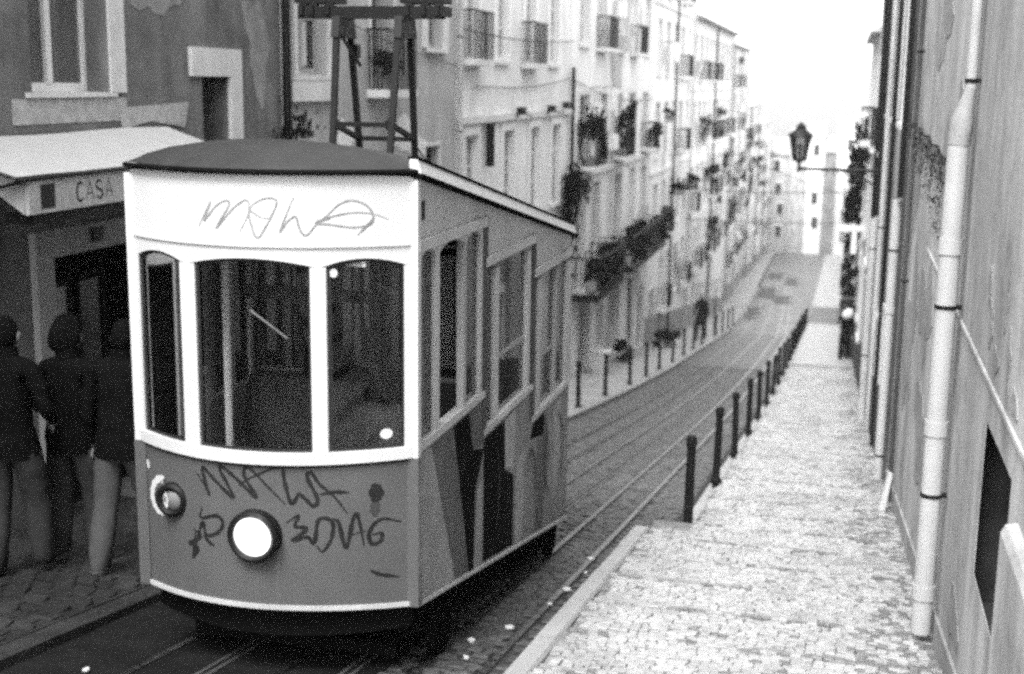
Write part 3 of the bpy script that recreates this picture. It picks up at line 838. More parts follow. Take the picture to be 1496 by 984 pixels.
b = MB(); ribbon(b, GB[0] + [GB[0][0]], .03, lambda u, v: (u, bow(u) + .009, v)); b.poly([(u, bow(u) + .010, v) for u, v in GB[0]]); b.build('graffiti', M['spray_dark'], tram, fix=False)
b = MB(); ribbon(b, [(-2.575, -2.46), (-2.575, -2.50), (-2.577, -2.56)], .05, lambda u, v: (u, bow(u) + .0105, v)); b.build('graffiti', M['post_dark'], tram, fix=False)
b = MB()
for s_ in GW: ribbon(b, s_, .042, lambda u, v: (u, bow(u) - .045 if u > -3.9 else bow(u) + .008, v))
ribbon(b, [GB[2][0], (-4.071, -2.36), GB[2][1]], .03, lambda u, v: (u, bow(u) + .008, v))
b.build('graffiti', M['spray_white'], tram, fix=False)
PT = [('spray_light', [(7.21, -2.22), (7.44, -2.22), (7.96, -3.29), (7.21, -3.14)], 1), ('spray_mid', [(7.44, -2.22), (7.88, -2.22), (8.02, -2.6), (8.32, -3.36), (7.96, -3.29)], 2),
 ('spray_black', [(7.91, -2.22), (8.26, -2.22), (8.38, -2.51), (8.66, -2.57), (8.61, -2.64), (8.44, -2.84), (8.40, -3.39), (8.30, -3.37), (8.05, -2.62)], 3), ('spray_mid', [(8.28, -2.22), (8.6, -2.22), (8.66, -2.54), (8.38, -2.51)], 2),
 ('spray_light', [(8.49, -2.84), (8.66, -2.77), (8.64, -3.42), (8.42, -3.39)], 2), ('spray_black', [(8.67, -2.51), (9.23, -2.51), (9.28, -2.91), (9.56, -3.03), (9.55, -3.61), (8.68, -3.43)], 3),
 ('spray_light', [(9.26, -2.51), (9.61, -2.51), (9.55, -2.97), (9.28, -2.9)], 4), ('spray_light', [(9.64, -2.9), (9.97, -2.95), (9.88, -3.67), (9.62, -3.62)], 2),
 ('spray_black', [(10.24, -2.79), (10.66, -2.79), (10.63, -2.98), (10.12, -2.9)], 2), ('spray_mid', [(10.4, -2.98), (10.75, -2.82), (10.9, -3.2), (10.6, -3.82), (10.35, -3.77)], 1), ('spray_light', [(11.0, -2.82), (11.35, -2.82), (11.3, -3.4), (11.05, -3.7)], 1)]
for mn, poly, lay in PT:
    b = MB(); q = smooth_line([np.array(p) for p in poly] + [np.array(poly[0])], 1)
    b.poly([(XR + .0015 * lay, y, max(z, zskirt(y) + .016)) for y, z in poly]); b.build('graffiti_patch', M[mn], tram, fix=True)
b = MB()
for s_ in ([(10.0, -3.2), (10.15, -3.0), (10.3, -3.15), (10.28, -3.5)], [(9.05, -2.7), (9.1, -3.0), (9.02, -3.3)], [(10.75, -2.9), (10.7, -3.3), (10.85, -3.6)], [(11.2, -2.9), (11.45, -3.2), (11.35, -3.7)]):
    ribbon(b, s_, .03, lambda u, v: (XR + .0095, u, v))
b.build('graffiti', M['spray_dark'], tram, fix=False)

# ================================================================== BUILDINGS
FR = {}
def frame_mesh(kind, w_, h_, m):
    # window joinery in its own plane: x = 0 is the front of the frame, +x outwards, y along, z up, origin at bottom centre
    key = (kind, round(w_, 2), round(h_, 2), m)
    if key in FR: return FR[key]
    b = MB(); t = .055; a = w_ / 2
    if kind == 'bars':
        n = max(4, int(w_ / .11))
        for i in range(n + 1):
            y = -a + w_ * i / n; b.box(-.02, 0, y - .011, y + .011, 0, h_)
        for z in (0, h_ - .03): b.box(-.025, .005, -a, a, z, z + .03)
    else:
        b.box(-.05, 0, -a, -a + t, 0, h_); b.box(-.05, 0, a - t, a, 0, h_)
        b.box(-.05, 0, -a + t, a - t, 0, t * 1.5); b.box(-.05, 0, -a + t, a - t, h_ - t, h_)
        if kind != 'single': b.box(-.05, .012, -t * .8, t * .8, t * 1.5, h_ - t)
        zs = [h_ * .68] if kind in ('casement', 'french', 'single') else []
        if kind == 'french': zs += [h_ * .34]
        for z in zs:
            for (y0, y1) in ((-a + t, -t * .8), (t * .8, a - t)) if kind != 'single' else ((-a + t, a - t),):
                b.box(-.045, -.005, y0, y1, z, z + .035)
    FR[key] = b.mesh('window', M[m]); return FR[key]
def plane_mesh(kind, w_, h_, m, x=0., th=.01):
    key = (kind, round(w_, 2), round(h_, 2), m)
    if key in FR: return FR[key]
    b = MB()
    if kind == 'shutter':
        b.box(x - .03, x, -w_ / 2, w_ / 2, 0, h_)
        n = int(h_ / .12)
        for i in range(n): b.box(x, x + .015, -w_ / 2 + .04, w_ / 2 - .04, h_ * i / n + .03, h_ * i / n + .1)
    elif kind == 'door':
        b.box(x - .05, x, -w_ / 2, w_ / 2, 0, h_)
        for s in (-1, 1):
            for (z0, z1) in ((.1, .42), (.47, .72), (.77, .95)):
                b.box(x, x + .02, s * w_ / 4 - w_ * .17, s * w_ / 4 + w_ * .17, h_ * z0, h_ * z1)
        b.box(x, x + .03, -.02, .02, 0, h_)
    else:
        b.box(x - th, x, -w_ / 2, w_ / 2, 0, h_)
    FR[key] = b.mesh(kind, M[m]); return FR[key]
def place(name, me, root, X, nx, y, z):
    o = raw(name, me, root, (X, y, z))
    if nx < 0: o.rotation_euler = (0, 0, math.pi)
    return o
def building(name, label, X, nx, Y0, Y1, ztop, m, ops, depth=7.0, roof='flat', eave=.3, cat='building', bands=(), plinth=None, plm='plinth_dark', trim='stone_trim', pilaster=True):
    zb = zg(Y1) - .6
    root = empty(name, (X, (Y0 + Y1) / 2, zg((Y0 + Y1) / 2)), label, cat)
    b = MB()
    ys = sorted(set([Y0, Y1] + [v for o in ops for v in (o['y'][0], o['y'][1])]))
    zs = sorted(set([zb, ztop] + [v for o in ops for v in (o['z'][0], o['z'][1])]))
    for i in range(len(ys) - 1):
        for j in range(len(zs) - 1):
            yc, zc = (ys[i] + ys[i + 1]) / 2, (zs[j] + zs[j + 1]) / 2
            if any(o['y'][0] < yc < o['y'][1] and o['z'][0] < zc < o['z'][1] for o in ops): continue
            b.poly([(X, ys[i], zs[j]), (X, ys[i + 1], zs[j]), (X, ys[i + 1], zs[j + 1]), (X, ys[i], zs[j + 1])])
    Xb = X - nx * depth
    b.poly([(X, Y0, zb), (Xb, Y0, zb), (Xb, Y0, ztop), (X, Y0, ztop)]); b.poly([(X, Y1, zb), (Xb, Y1, zb), (Xb, Y1, ztop), (X, Y1, ztop)])
    b.poly([(Xb, Y0, zb), (Xb, Y1, zb), (Xb, Y1, ztop), (Xb, Y0, ztop)])
    for o in ops:
        (y0, y1), (z0, z1) = o['y'], o['z']; d = o.get('d', .20); Xi = X - nx * d
        for q in ([(X, y0, z0), (Xi, y0, z0), (Xi, y0, z1), (X, y0, z1)], [(X, y1, z0), (Xi, y1, z0), (Xi, y1, z1), (X, y1, z1)], [(X, y0, z0), (X, y1, z0), (Xi, y1, z0), (Xi, y0, z0)], [(X, y0, z1), (X, y1, z1), (Xi, y1, z1), (Xi, y0, z1)]): b.poly(q)
    if nx > 0: b.f = [f for f in b.f]
    wall = b.build('wall', M[m], root)
    # roof
    r = MB()
    lo, hi = (min(X + nx * eave, Xb), max(X + nx * eave, Xb))
    if roof == 'flat':
        r.box(lo, hi, Y0, Y1, ztop + .002, ztop + .14)
        r.build('roof', M['stone_trim'], root)
    else:
        xm = X - nx * depth * .5; e = X + nx * eave
        r.extr([(e, Y0, ztop + .002), (e, Y0, ztop + .1), (xm, Y0, ztop + depth * .22), (Xb, Y0, ztop + .1), (Xb, Y0, ztop + .002)], (0, Y1 - Y0, 0))
        r.build('roof', M['roof_tile'], root)
    for zc, hh, pr in bands:
        c = MB(); c.box(min(X + nx * .002, X + nx * pr), max(X + nx * .002, X + nx * pr), Y0 + .02, Y1 - .02, zc, zc + hh); c.build('string_course', M[trim], root)
    if plinth:
        c = MB(); p = X + nx * .05
        c.extr([(X + nx * .002, Y0 + .01, zg(Y0) - .2), (X + nx * .002, Y1 - .01, zg(Y1) - .2), (X + nx * .002, Y1 - .01, zg(Y1) + plinth), (X + nx * .002, Y0 + .01, zg(Y0) + plinth)], (nx * .05, 0, 0)); c.build('plinth', M[plm], root)
    for o in ops:
        (y0, y1), (z0, z1) = o['y'], o['z']; k = o['k']; d = o.get('d', .20); w_, h_ = y1 - y0, z1 - z0; yc = (y0 + y1) / 2
        Xi = X - nx * d
        if o.get('trim', .12):
            t = o.get('trim', .12); pr = o.get('pr', .035); c = MB(); xa, xb = min(X + nx * .002, X + nx * pr), max(X + nx * .002, X + nx * pr)
            lt = o.get('lintel', t)
            if o.get('jl', 1): c.box(xa, xb, y0 - t, y0, z0, z1)
            c.box(xa, xb, y1, y1 + t, z0, z1); c.box(xa, xb, y0 - t, y1 + t, z1 + .0005, z1 + lt)
            c.build('window_surround', M[o.get('tm', trim)], root)
        if k != 'door' and k != 'void':
            if o.get('sill', 1):
                c = MB(); sp = o.get('sp', .09); c.box(min(X - nx * d, X + nx * sp), max(X - nx * d, X + nx * sp), y0 - .1, y1 + .1, z0 - (.07 if sp > .06 else .04), z0 + .004); c.build('sill', M[trim], root)
        if k in ('casement', 'french', 'single', 'bars'):
            f = place('window', frame_mesh(k, w_ - .01, h_ - .02, o.get('fm', 'window_white')), root, Xi + nx * .06, nx, yc, z0 + .006)
            place('pane', plane_mesh('pane', w_ - .06, h_ - .06, o.get('pm', 'pane_dark')), f, Xi + nx * .03, nx, yc, z0 + .03) if k != 'bars' else place('pane', plane_mesh('pane', w_, h_, 'pane_dark'), f, Xi + nx * .0, nx, yc, z0)
            if nx < 0:
                for ch in f.children: ch.location = (-.03, 0, .024) if k != 'bars' else (-.06, 0, -.006); ch.rotation_euler = (0, 0, 0)
            if o.get('curt'):
                q = place('curtain', plane_mesh('curtain', (w_ - .12) * o['curt'], h_ * .62, 'curtain_pale', 0, .004), f, Xi + nx * .034, nx, yc - w_ * .12, z0 + .12)
                if nx < 0: q.rotation_euler = (0, 0, 0); q.location = (-.026, 0, .1)
        elif k == 'shutter':
            place('shutter', plane_mesh('shutter', w_ - .01, h_ - .01, o.get('fm', 'window_grey')), root, Xi + nx * .06, nx, yc, z0 + .004)
        elif k == 'door':
            place('door', plane_mesh('door', w_ - .01, h_ - .01, o.get('fm', 'dark_wood')), root, Xi + nx * .08, nx, yc, z0 + .003)
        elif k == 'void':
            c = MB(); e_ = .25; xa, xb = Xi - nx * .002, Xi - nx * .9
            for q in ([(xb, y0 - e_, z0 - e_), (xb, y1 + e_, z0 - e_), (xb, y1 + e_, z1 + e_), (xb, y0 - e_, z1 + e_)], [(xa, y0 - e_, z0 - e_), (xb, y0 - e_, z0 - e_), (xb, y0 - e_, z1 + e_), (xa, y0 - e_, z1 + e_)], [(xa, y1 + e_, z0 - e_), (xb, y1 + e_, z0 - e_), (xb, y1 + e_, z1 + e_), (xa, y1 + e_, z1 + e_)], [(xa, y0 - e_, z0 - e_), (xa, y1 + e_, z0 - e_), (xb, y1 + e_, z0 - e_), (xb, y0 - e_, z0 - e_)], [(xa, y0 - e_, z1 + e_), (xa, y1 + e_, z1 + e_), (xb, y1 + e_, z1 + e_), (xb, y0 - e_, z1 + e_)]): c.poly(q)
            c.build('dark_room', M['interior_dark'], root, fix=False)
        if o.get('bal'):
            bd = o['bal']; s = MB(); e = .18
            s.box(min(X + nx * .003, X + nx * bd), max(X + nx * .003, X + nx * bd), y0 - e, y1 + e, z0 - .12, z0 - .003)
            sb = s.build('balcony', M[trim], root)
            g = MB(); xo = X + nx * (bd - .03); yy0, yy1 = y0 - e + .03, y1 + e - .03
            n = max(5, int((yy1 - yy0) / .13))
            for i in range(n + 1): y = yy0 + (yy1 - yy0) * i / n; g.box(xo - .009, xo + .009, y - .009, y + .009, z0 - .003, z0 + .85)
            for x0, x1, a0, a1 in ((xo - .02, xo + .02, yy0, yy1),): g.box(x0, x1, a0, a1, z0 + .851, z0 + .89)
            for y in (yy0, yy1):
                g.box(min(X + nx * .01, xo), max(X + nx * .01, xo), y - .015, y + .015, z0 + .852, z0 + .888)
                for j in range(4): xx = X + nx * (.05 + (bd - .1) * j / 4); g.box(xx - .009, xx + .009, y - .009, y + .009, z0 - .003, z0 + .851)
            g.build('railing', M['iron_black'], sb)
    return root
def W(y0, y1, z0, z1, k='casement', **a): return dict(y=(y0, y1), z=(z0, z1), k=k, **a)
def pipe_on(root, X, y, z0, z1, r, m, br=(), name='drainpipe', elbow=None, joints=()):
    b = MB(); pts = [(X, y, z0), (X, y, z1)]
    if elbow: pts = [(X + elbow[0], y + elbow[1], z0 - elbow[2])] + pts
    b.tube(pts, r, 12); o = b.build(name, M[m], root, smooth=True)
    for z in br:
        c = MB(); c.tube([(X, y, z - .012), (X, y, z + .012)], r + .007, 12); c.box(X - .01, X + .1 if X > 0 else X + .01, y - .02, y + .02, z - .015, z + .015); c.build('pipe_bracket', M['iron_black'], o)
    for z in joints:
        c = MB(); c.tube([(X, y, z - .05), (X, y, z + .05)], r + .01, 12); c.build('pipe_joint', M[m], o, smooth=True)
    return o

# ---- left side -----------------------------------------------------------
bL1 = building('shop_house', 'dark weathered plaster house with the awning shop on its ground floor', WL_X, 1, -8, 15.45, 8.0, 'plaster_dark', [
    W(10.2, 11.46, -.15, 1.95, 'casement', d=.30, trim=.27, pr=.03, tm='stone_trim', jl=0, sill=1, sp=.03, pm='pane_grey'),
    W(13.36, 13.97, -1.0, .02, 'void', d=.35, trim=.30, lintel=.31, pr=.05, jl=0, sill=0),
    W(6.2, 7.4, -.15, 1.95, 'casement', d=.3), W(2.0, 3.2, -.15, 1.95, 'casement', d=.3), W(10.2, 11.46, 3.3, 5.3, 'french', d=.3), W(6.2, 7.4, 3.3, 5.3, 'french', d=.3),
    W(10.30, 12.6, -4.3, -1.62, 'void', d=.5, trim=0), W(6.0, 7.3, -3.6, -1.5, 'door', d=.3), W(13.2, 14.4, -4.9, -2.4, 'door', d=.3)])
c = MB(); c.extr([(WL_X + .002, 12.95, -4.9), (WL_X + .002, 13.07, -4.9), (WL_X + .002, 13.07, -1.2), (WL_X + .002, 12.95, -1.2)], (.012, 0, 0)); c.extr([(WL_X + .002, 14.53, -5), (WL_X + .002, 15.40, -5), (WL_X + .002, 15.40, -1.2), (WL_X + .002, 14.53, -1.2)], (.012, 0, 0)); c.extr([(WL_X + .002, 13.0701, -2.2), (WL_X + .002, 14.5299, -2.2), (WL_X + .002, 14.5299, -1.2), (WL_X + .002, 13.0701, -1.2)], (.012, 0, 0)); c.build('added_pale_render', M['plaster_pale'], bL1)  # pale render added to lighten the view through the tram windows
c = MB(); c.box(WL_X + .002, WL_X + .008, 9.9, 11.75, -.42, -.2); c.build('peeled_patch', M['peeled'], bL1)
c = MB(); c.extr([(WL_X + .002, 11.6, -.30), (WL_X + .002, 13.0, -.26), (WL_X + .002, 12.9, -.52), (WL_X + .002, 12.2, -.44), (WL_X + .002, 11.65, -.50)], (.02, 0, 0)); c.build('peeled_patch', M['peeled'], bL1)
# shop front: pilaster, lintel, glazed door inside the opening
c = MB(); c.box(WL_X + .002, WL_X + .07, 10.02, 10.29, -4.0, -1.36); c.build('pilaster', M['shop_stone'], bL1)
c = MB(); c.box(WL_X + .002, WL_X + .07, 10.2905, 12.9, -1.61, -1.36); c.build('shop_lintel', M['shop_stone'], bL1)
c = MB(); c.box(WL_X + .071, WL_X + .10, 10.9, 11.07, -1.53, -1.40); c.build('alarm_box', M['iron_black'], bL1)
c = MB()
for y0, y1 in ((10.42, 10.72), (10.78, 11.2), (11.3, 11.8)):
    c.box(WL_X - .42, WL_X - .36, y0, y0 + .05, -3.9, -1.7); c.box(WL_X - .42, WL_X - .36, y1 - .05, y1, -3.9, -1.7); c.box(WL_X - .42, WL_X - .36, y0 + .05, y1 - .05, -2.0, -1.93); c.box(WL_X - .42, WL_X - .36, y0 + .05, y1 - .05, -3.0, -2.9)
dr = c.build('shop_door', M['dark_wood'], bL1)
for y0, y1 in ((10.47, 10.67), (10.83, 11.15)):
    c = MB(); c.box(WL_X - .40, WL_X - .385, y0, y1, -2.9, -2.0); c.build('pane', M['window_grey'], dr)
for y0, y1 in ((11.35, 11.75),):
    c = MB(); c.box(WL_X - .40, WL_X - .385, y0, y1, -2.9, -2.0); c.build('pane', M['pane_dark'], dr)
pipe_on(bL1, WL_X + .08, 15.48, -4.9, 7.8, .055, 'iron_black', (-1.2, .2, 1.6))
# awning with its sign
aw = empty('shop_awning', (WL_X, 10.6, -.5), 'pale cloth shop awning over the CASA sign, sloping out from the dark house', 'awning')
XF = -6.02
c = MB(); P = []
for i in range(7):
    t = i / 6; P.append([(WL_X + .03 + (XF - WL_X - .03) * t, y, -.50 - .26 * t - .012 * math.sin(math.pi * t) + .01 * math.sin(y * 2.3)) for y in [8.64 + (12.5 - 8.64) * j / 10 for j in range(11)]])
c.grid(P); c.grid([[(x, y, z - .012) for x, y, z in r] for r in P], 0, True); c.build('canopy', M['awning_cloth'], aw, smooth=60, fix=False)
c = MB(); c.tube([(XF, 8.64, -.775), (XF, 12.5, -.775)], .018, 8); c.build('front_bar', M['iron_black'], aw)
for y in (8.70, 12.45):
    c = MB(); c.bar((WL_X + .02, y, -1.02), (XF, y, -.79), .025); c.build('stay', M['iron_black'], aw)
sg = MB(); sg.box(XF - .05, XF - .01, 8.80, 12.4, -1.055, -.795); sgo = sg.build('sign_board', M['sign_board'], aw)
c = MB(); c.extr([(XF - .05, 8.79, -1.055), (XF - .05, 8.79, -.795), (WL_X + .3, 8.79, -.70)], (0, .008, 0)); c.build('side_flap', M['awning_cloth'], aw)
c = MB(); c.box(XF - .3, XF - .052, 8.9, 12.3, -1.14, -1.06); c.build('under_sign_shade', M['iron_black'], aw)  # black bar stands in for the shadow below the sign board
LET = {'C': [[(.9, .85), (.6, 1), (.25, .9), (.1, .5), (.25, .1), (.6, 0), (.9, .15)]], 'A': [[(0, 0), (.5, 1)], [(.5, 1), (1, 0)], [(.2, .35), (.8, .35)]], 'S': [[(.85, .85), (.5, 1), (.15, .85), (.2, .6), (.75, .42), (.85, .18), (.5, 0), (.12, .15)]],
       'L': [[(.15, 1), (.15, 0)], [(.15, 0), (.8, 0)]], 'I': [[(.4, 1), (.4, 0)]], 'N': [[(.05, 0), (.05, 1)], [(.05, 1), (.9, 0)], [(.9, 0), (.9, 1)]]}
def letters(mb, txt, fn, u0, v0, w_, h_, gap, th):
    u = u0
    for ch in txt:
        for s_ in LET.get(ch, []): ribbon(mb, [(u + a * w_, v0 + q * h_) for a, q in s_], th, fn, 4)
        u += w_ + gap
for tx, u_, w_ in [(ch, 9.44 + .145 * i, .115) for i, ch in enumerate('CASA')] + [('L', 10.22, .10), ('I', 10.35, .10)]:
    c = MB(); letters(c, tx, lambda u, v: (XF - .0085, u, v), u_, -1.0, w_, .15, .03, .026); c.build('letter', M['sign_ink'], sgo, fix=False)
c = MB(); c.box(XF - .0099, XF - .007, 8.95, 9.14, -1.02, -.83); 
c.build('emblem', M['sign_ink'], sgo, fix=False)

bL2 = building('grey_house', 'mid grey plaster house beside the shop with a white stone window apron', WL_X, 1, 15.5, 23.15, 8.2, 'plaster_mid', [
    W(15.95, 17.02, .06, 2.2, 'french', d=.22, trim=.1, curt=.8, fm='window_grey'), W(18.7, 19.75, -.13, 2.3, 'void', d=.3, trim=.05, bal=.35), W(21.45, 22.35, .55, 2.3, 'casement', d=.22, trim=.28, fm='window_grey', curt=.5),
    W(15.95, 17.02, 3.3, 5.4, 'french'), W(18.7, 19.75, 3.3, 5.4, 'french', bal=.4), W(21.4, 22.4, 3.3, 5.4, 'french'),
    W(21.3, 22.1, -1.75, -1.1, 'bars', fm='iron_black', trim=.06), W(16.2, 17.4, -5.4, -2.9, 'door'), W(18.9, 20.0, -5.0, -3.2, 'casement'), W(21.0, 22.2, -6.1, -3.6, 'door')], bands=((-2.35, .12, .05),))
c = MB(); c.box(WL_X + .002, WL_X + .10, 15.62, 17.14, -.28, -.02); c.build('window_apron', M['stone_trim'], bL2)
pipe_on(bL2, WL_X + .08, 23.2, -6.2, 8.0, .05, 'pipe_grey', (-.9, .8))
bL3 = building('pale_house', 'pale plaster house with tall white windows above and below its string course', WL_X, 1, 23.2, 33.4, 8.4, 'plaster_pale', [
    W(y, y + 1.05, .42, 2.35, 'french', d=.15, trim=.16, tm='window_white', bal=.3 if i in (0, 2) else 0, curt=.7, pm='pane_pale') for i, y in enumerate((23.6, 25.9, 28.35, 30.85))] + [
    W(y, y + 1.05, 3.6, 5.7, 'french', d=.15, trim=.16, bal=.4) for y in (23.6, 25.9, 28.35, 30.85)] + [
    W(y, y + .95, -2.95, -1.0, 'french', d=.15, trim=.16, tm='window_white', curt=.8, pm='pane_grey') for y in (23.7, 26.6, 29.1, 31.4)] + [
    W(24.0, 25.2, -6.9, -4.5, 'door'), W(27.0, 28.3, -7.3, -4.9, 'door'), W(30.3, 31.6, -7.8, -5.4, 'door')], bands=((-.78, .14, .10), (-3.5, .10, .05), (2.9, .12, .06)))
pipe_on(bL3, WL_X + .12, 25.2, -1.65, -.80, .09, 'iron_black')
pipe_on(bL3, WL_X + .1, 33.45, -7.9, .4, .05, 'iron_black', (-2.4, -.6))
bL4 = building('flower_house', 'pale grey house with two dark planted balconies over the pavement', WL_X, 1, 33.5, 48.4, 7.4, 'plaster_pale', [
    W(34.7, 36.2, -2.2, -.3, 'french', bal=.55), W(37.9, 39.0, -2.2, -.3, 'french', trim=.15), W(40.2, 41.6, -2.2, -.3, 'french', bal=.5), W(43.2, 44.4, -2.2, -.3, 'french', trim=.15), W(46.2, 47.3, -2.2, -.3, 'french', bal=.5)] + [
    W(y, y + 1.2, 1.0, 3.0, 'french', bal=.4 if i % 2 else 0) for i, y in enumerate((34.6, 37.2, 40.2, 43.2, 46.2))] + [
    W(y, y + 1.2, 4.3, 6.2, 'french', bal=.4 if i % 2 == 0 else 0) for i, y in enumerate((34.6, 37.2, 40.2, 43.2, 46.2))] + [
    W(34.7, 35.8, -5.55, -2.9, 'french', bal=.7, fm='window_grey'), W(37.0, 38.1, -5.4, -2.8, 'french', bal=.7, fm='window_grey'), W(40.7, 42.0, -5.6, -2.8, 'french', bal=.7, fm='window_grey'), W(43.6, 44.8, -5.6, -2.8, 'french', bal=.7), W(46.2, 47.4, -5.6, -2.9, 'french', bal=.7)] + [
    W(35.2, 36.9, -8.35, -6.0, 'door', d=.4), W(38.3, 39.2, -8.0, -6.6, 'single'), W(40.2, 42.2, -9.0, -6.1, 'door', d=.4), W(44.0, 45.2, -9.2, -6.6, 'door', fm='grey_door'), W(46.4, 47.6, -9.6, -7.2, 'door')],
    bands=((-2.55, .14, .12), (3.6, .12, .08)))
pipe_on(bL4, WL_X + .1, 39.6, -8.7, 7.3, .05, 'pipe_grey', (-5, -2))
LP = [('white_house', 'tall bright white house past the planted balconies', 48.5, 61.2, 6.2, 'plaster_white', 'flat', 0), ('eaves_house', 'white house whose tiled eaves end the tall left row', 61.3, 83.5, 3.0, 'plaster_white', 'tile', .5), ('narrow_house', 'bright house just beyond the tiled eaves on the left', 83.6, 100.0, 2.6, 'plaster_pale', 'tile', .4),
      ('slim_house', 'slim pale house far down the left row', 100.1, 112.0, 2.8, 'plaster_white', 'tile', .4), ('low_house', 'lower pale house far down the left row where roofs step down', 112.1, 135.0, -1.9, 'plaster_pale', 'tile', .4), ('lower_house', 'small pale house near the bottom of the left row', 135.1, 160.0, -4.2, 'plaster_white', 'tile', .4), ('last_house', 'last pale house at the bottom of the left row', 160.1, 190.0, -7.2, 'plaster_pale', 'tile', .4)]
def auto_ops(Y0, Y1, ztop, seed, floor=3.1, wd=1.15, gap=2.6, balp=.5):
    r = random.Random(seed); o = []
    n = max(1, int((Y1 - Y0 - 1) / gap)); g = (Y1 - Y0 - .8) / n
    z = ztop - 2.75
    k = 0
    while True:
        base = z
        for i in range(n):
            y = Y0 + .4 + g * (i + .5) - wd / 2
            gz = zg(y + wd)
            if z < gz + 1.2: continue
            t = r.random(); kind = 'french' if t < .6 else ('shutter' if t < .88 else 'void')
            o.append(W(y, y + wd, z, z + 2.05, kind, bal=(.45 if r.random() < balp else 0), fm=r.choice(['window_white', 'window_white', 'window_grey', 'dark_wood']), curt=.75 if (r.random() < .45 and kind == 'french') else 0, pm=r.choice(['pane_dark', 'pane_grey', 'pane_pale']), trim=.12))
        z -= floor; k += 1
        if z < zg(Y0) + .8 or k > 7: break
    for i in range(n):
        y = Y0 + .4 + g * (i + .5) - wd / 2
        z0 = zg(y + wd) + .02
        top = min([q['z'][0] for q in o if abs(q['y'][0] - y) < .01] or [z0 + 9])
        if top - z0 > 2.7: o.append(W(y, y + wd, z0, z0 + 2.2, 'door', fm=r.choice(['dark_wood', 'grey_door', 'dark_wood'])))
    return o
LH = []
for i, (nm, lb, y0, y1, zt, m, rf, ev) in enumerate(LP):
    xx = WL_X + bend(y0) - .0
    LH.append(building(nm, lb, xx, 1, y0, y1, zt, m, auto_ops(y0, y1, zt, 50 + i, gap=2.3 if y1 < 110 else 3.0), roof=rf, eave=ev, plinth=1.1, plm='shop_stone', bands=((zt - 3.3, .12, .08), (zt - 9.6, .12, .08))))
    pipe_on(LH[-1], xx + .1, y1 - .2, zg(y1), zt, .06, 'pipe_grey'); pipe_on(LH[-1], xx + .1, y0 + .5 * (y1 - y0), zg(y1), zt, .05, 'iron_black')

# ---- right side ----------------------------------------------------------
bR1 = building('right_house', 'streaked grey plaster house close at the right edge with a low window', WR_X, -1, -8, 17.35, 8.4, 'plaster_wall', [
    W(6.08, 7.2, -2.62, -1.75, 'void', d=.004, trim=0, sill=0), W(1.0, 2.2, -1.6, .5, 'casement'), W(11.2, 12.3, 1.7, 3.8, 'french'), W(7.2, 8.3, 1.7, 3.8, 'french'), W(13.9, 15.0, 1.7, 3.8, 'french')])
c = MB(); c.extr([(WR_X - .002, 4.0, -2.9), (WR_X - .07, 4.0, -2.9), (WR_X - .07, 4.0, -1.90), (WR_X - .05, 4.0, -1.86), (WR_X - .002, 4.0, -1.85)], (0, 1.77, 0)); c.build('stone_ledge', M['plaster_wall'], bR1)
c = MB(); c.extr([(WR_X - .002, 3.0, -1.555), (WR_X - .012, 3.0, -1.565), (WR_X - .012, 3.0, -1.59), (WR_X - .002, 3.0, -1.60)], (0, 9.8, .09)); c.build('string_course', M['plaster_wall'], bR1)
c = MB(); c.extr([(WR_X - .002, -7.9, zg(-7.9) - .2), (WR_X - .002, 17.3, zg(17.3) - .2), (WR_X - .002, 17.3, zg(17.3) + .28), (WR_X - .002, -7.9, zg(-7.9) + .28)], (-.02, 0, 0)); c.build('plinth', M['plaster_wall_dark'], bR1)
bR2 = building('second_right_house', 'darker streaked house on the right between the two drainpipes', WR_X, -1, 17.4, 27.0, 6.5, 'plaster_wall_dark', [
    W(19.0, 20.1, -.5, 1.6, 'french'), W(22.0, 23.1, -.5, 1.6, 'french'), W(25.0, 26.1, -.5, 1.6, 'french'), W(19.0, 20.1, 3.0, 5.1, 'french'), W(22.0, 23.1, 3, 5.1, 'french'), W(25, 26.1, 3, 5.1, 'french'), W(20.6, 21.8, -6.05, -3.6, 'door', d=.12), W(24.0, 25.1, -6.6, -4.2, 'door', d=.12)], plinth=1.15)
bR3 = building('third_right_house', 'grey house on the right with a dark base past the second drainpipe', WR_X + .0, -1, 27.05, 38.0, 2.4, 'plaster_wall', [
    W(28.5, 29.7, -1.4, .7, 'french'), W(32.0, 33.2, -1.4, .7, 'french', bal=.2), W(35.5, 36.7, -1.4, .7, 'french', bal=.4), W(28.5, 29.7, -4.6, -2.5, 'french'), W(32.0, 33.2, -4.6, -2.5, 'french'), W(35.5, 36.7, -4.6, -2.5, 'french'), W(30.2, 31.4, -7.3, -5.0, 'door', d=.1), W(34.0, 35.2, -7.9, -5.4, 'door', d=.1)], plinth=1.3, eave=.2)
RP = [('eaved_house', 'grey house on the right under a jutting eave', 38.05, 49.5, 1.5, 'plaster_wall', 'flat', .25), ('shaded_house', 'shaded house on the right where dark plants hang', 49.55, 58.0, -1.2, 'plaster_wall_dark', 'flat', .3), ('sign_house', 'low grey house far down the right side', 58.05, 74.0, -3.6, 'plaster_wall', 'flat', .3),
      ('bright_house', 'bright house in the haze at the right past the bollards', 74.1, 105.0, -6.0, 'plaster_white', 'tile', .3), ('hazy_house', 'pale hazy house near the bottom of the right row', 105.1, 150.0, -8.6, 'plaster_white', 'tile', .3), ('corner_house', 'last pale house at the bottom right of the street', 150.1, 190.0, -12.0, 'plaster_white', 'tile', .3)]
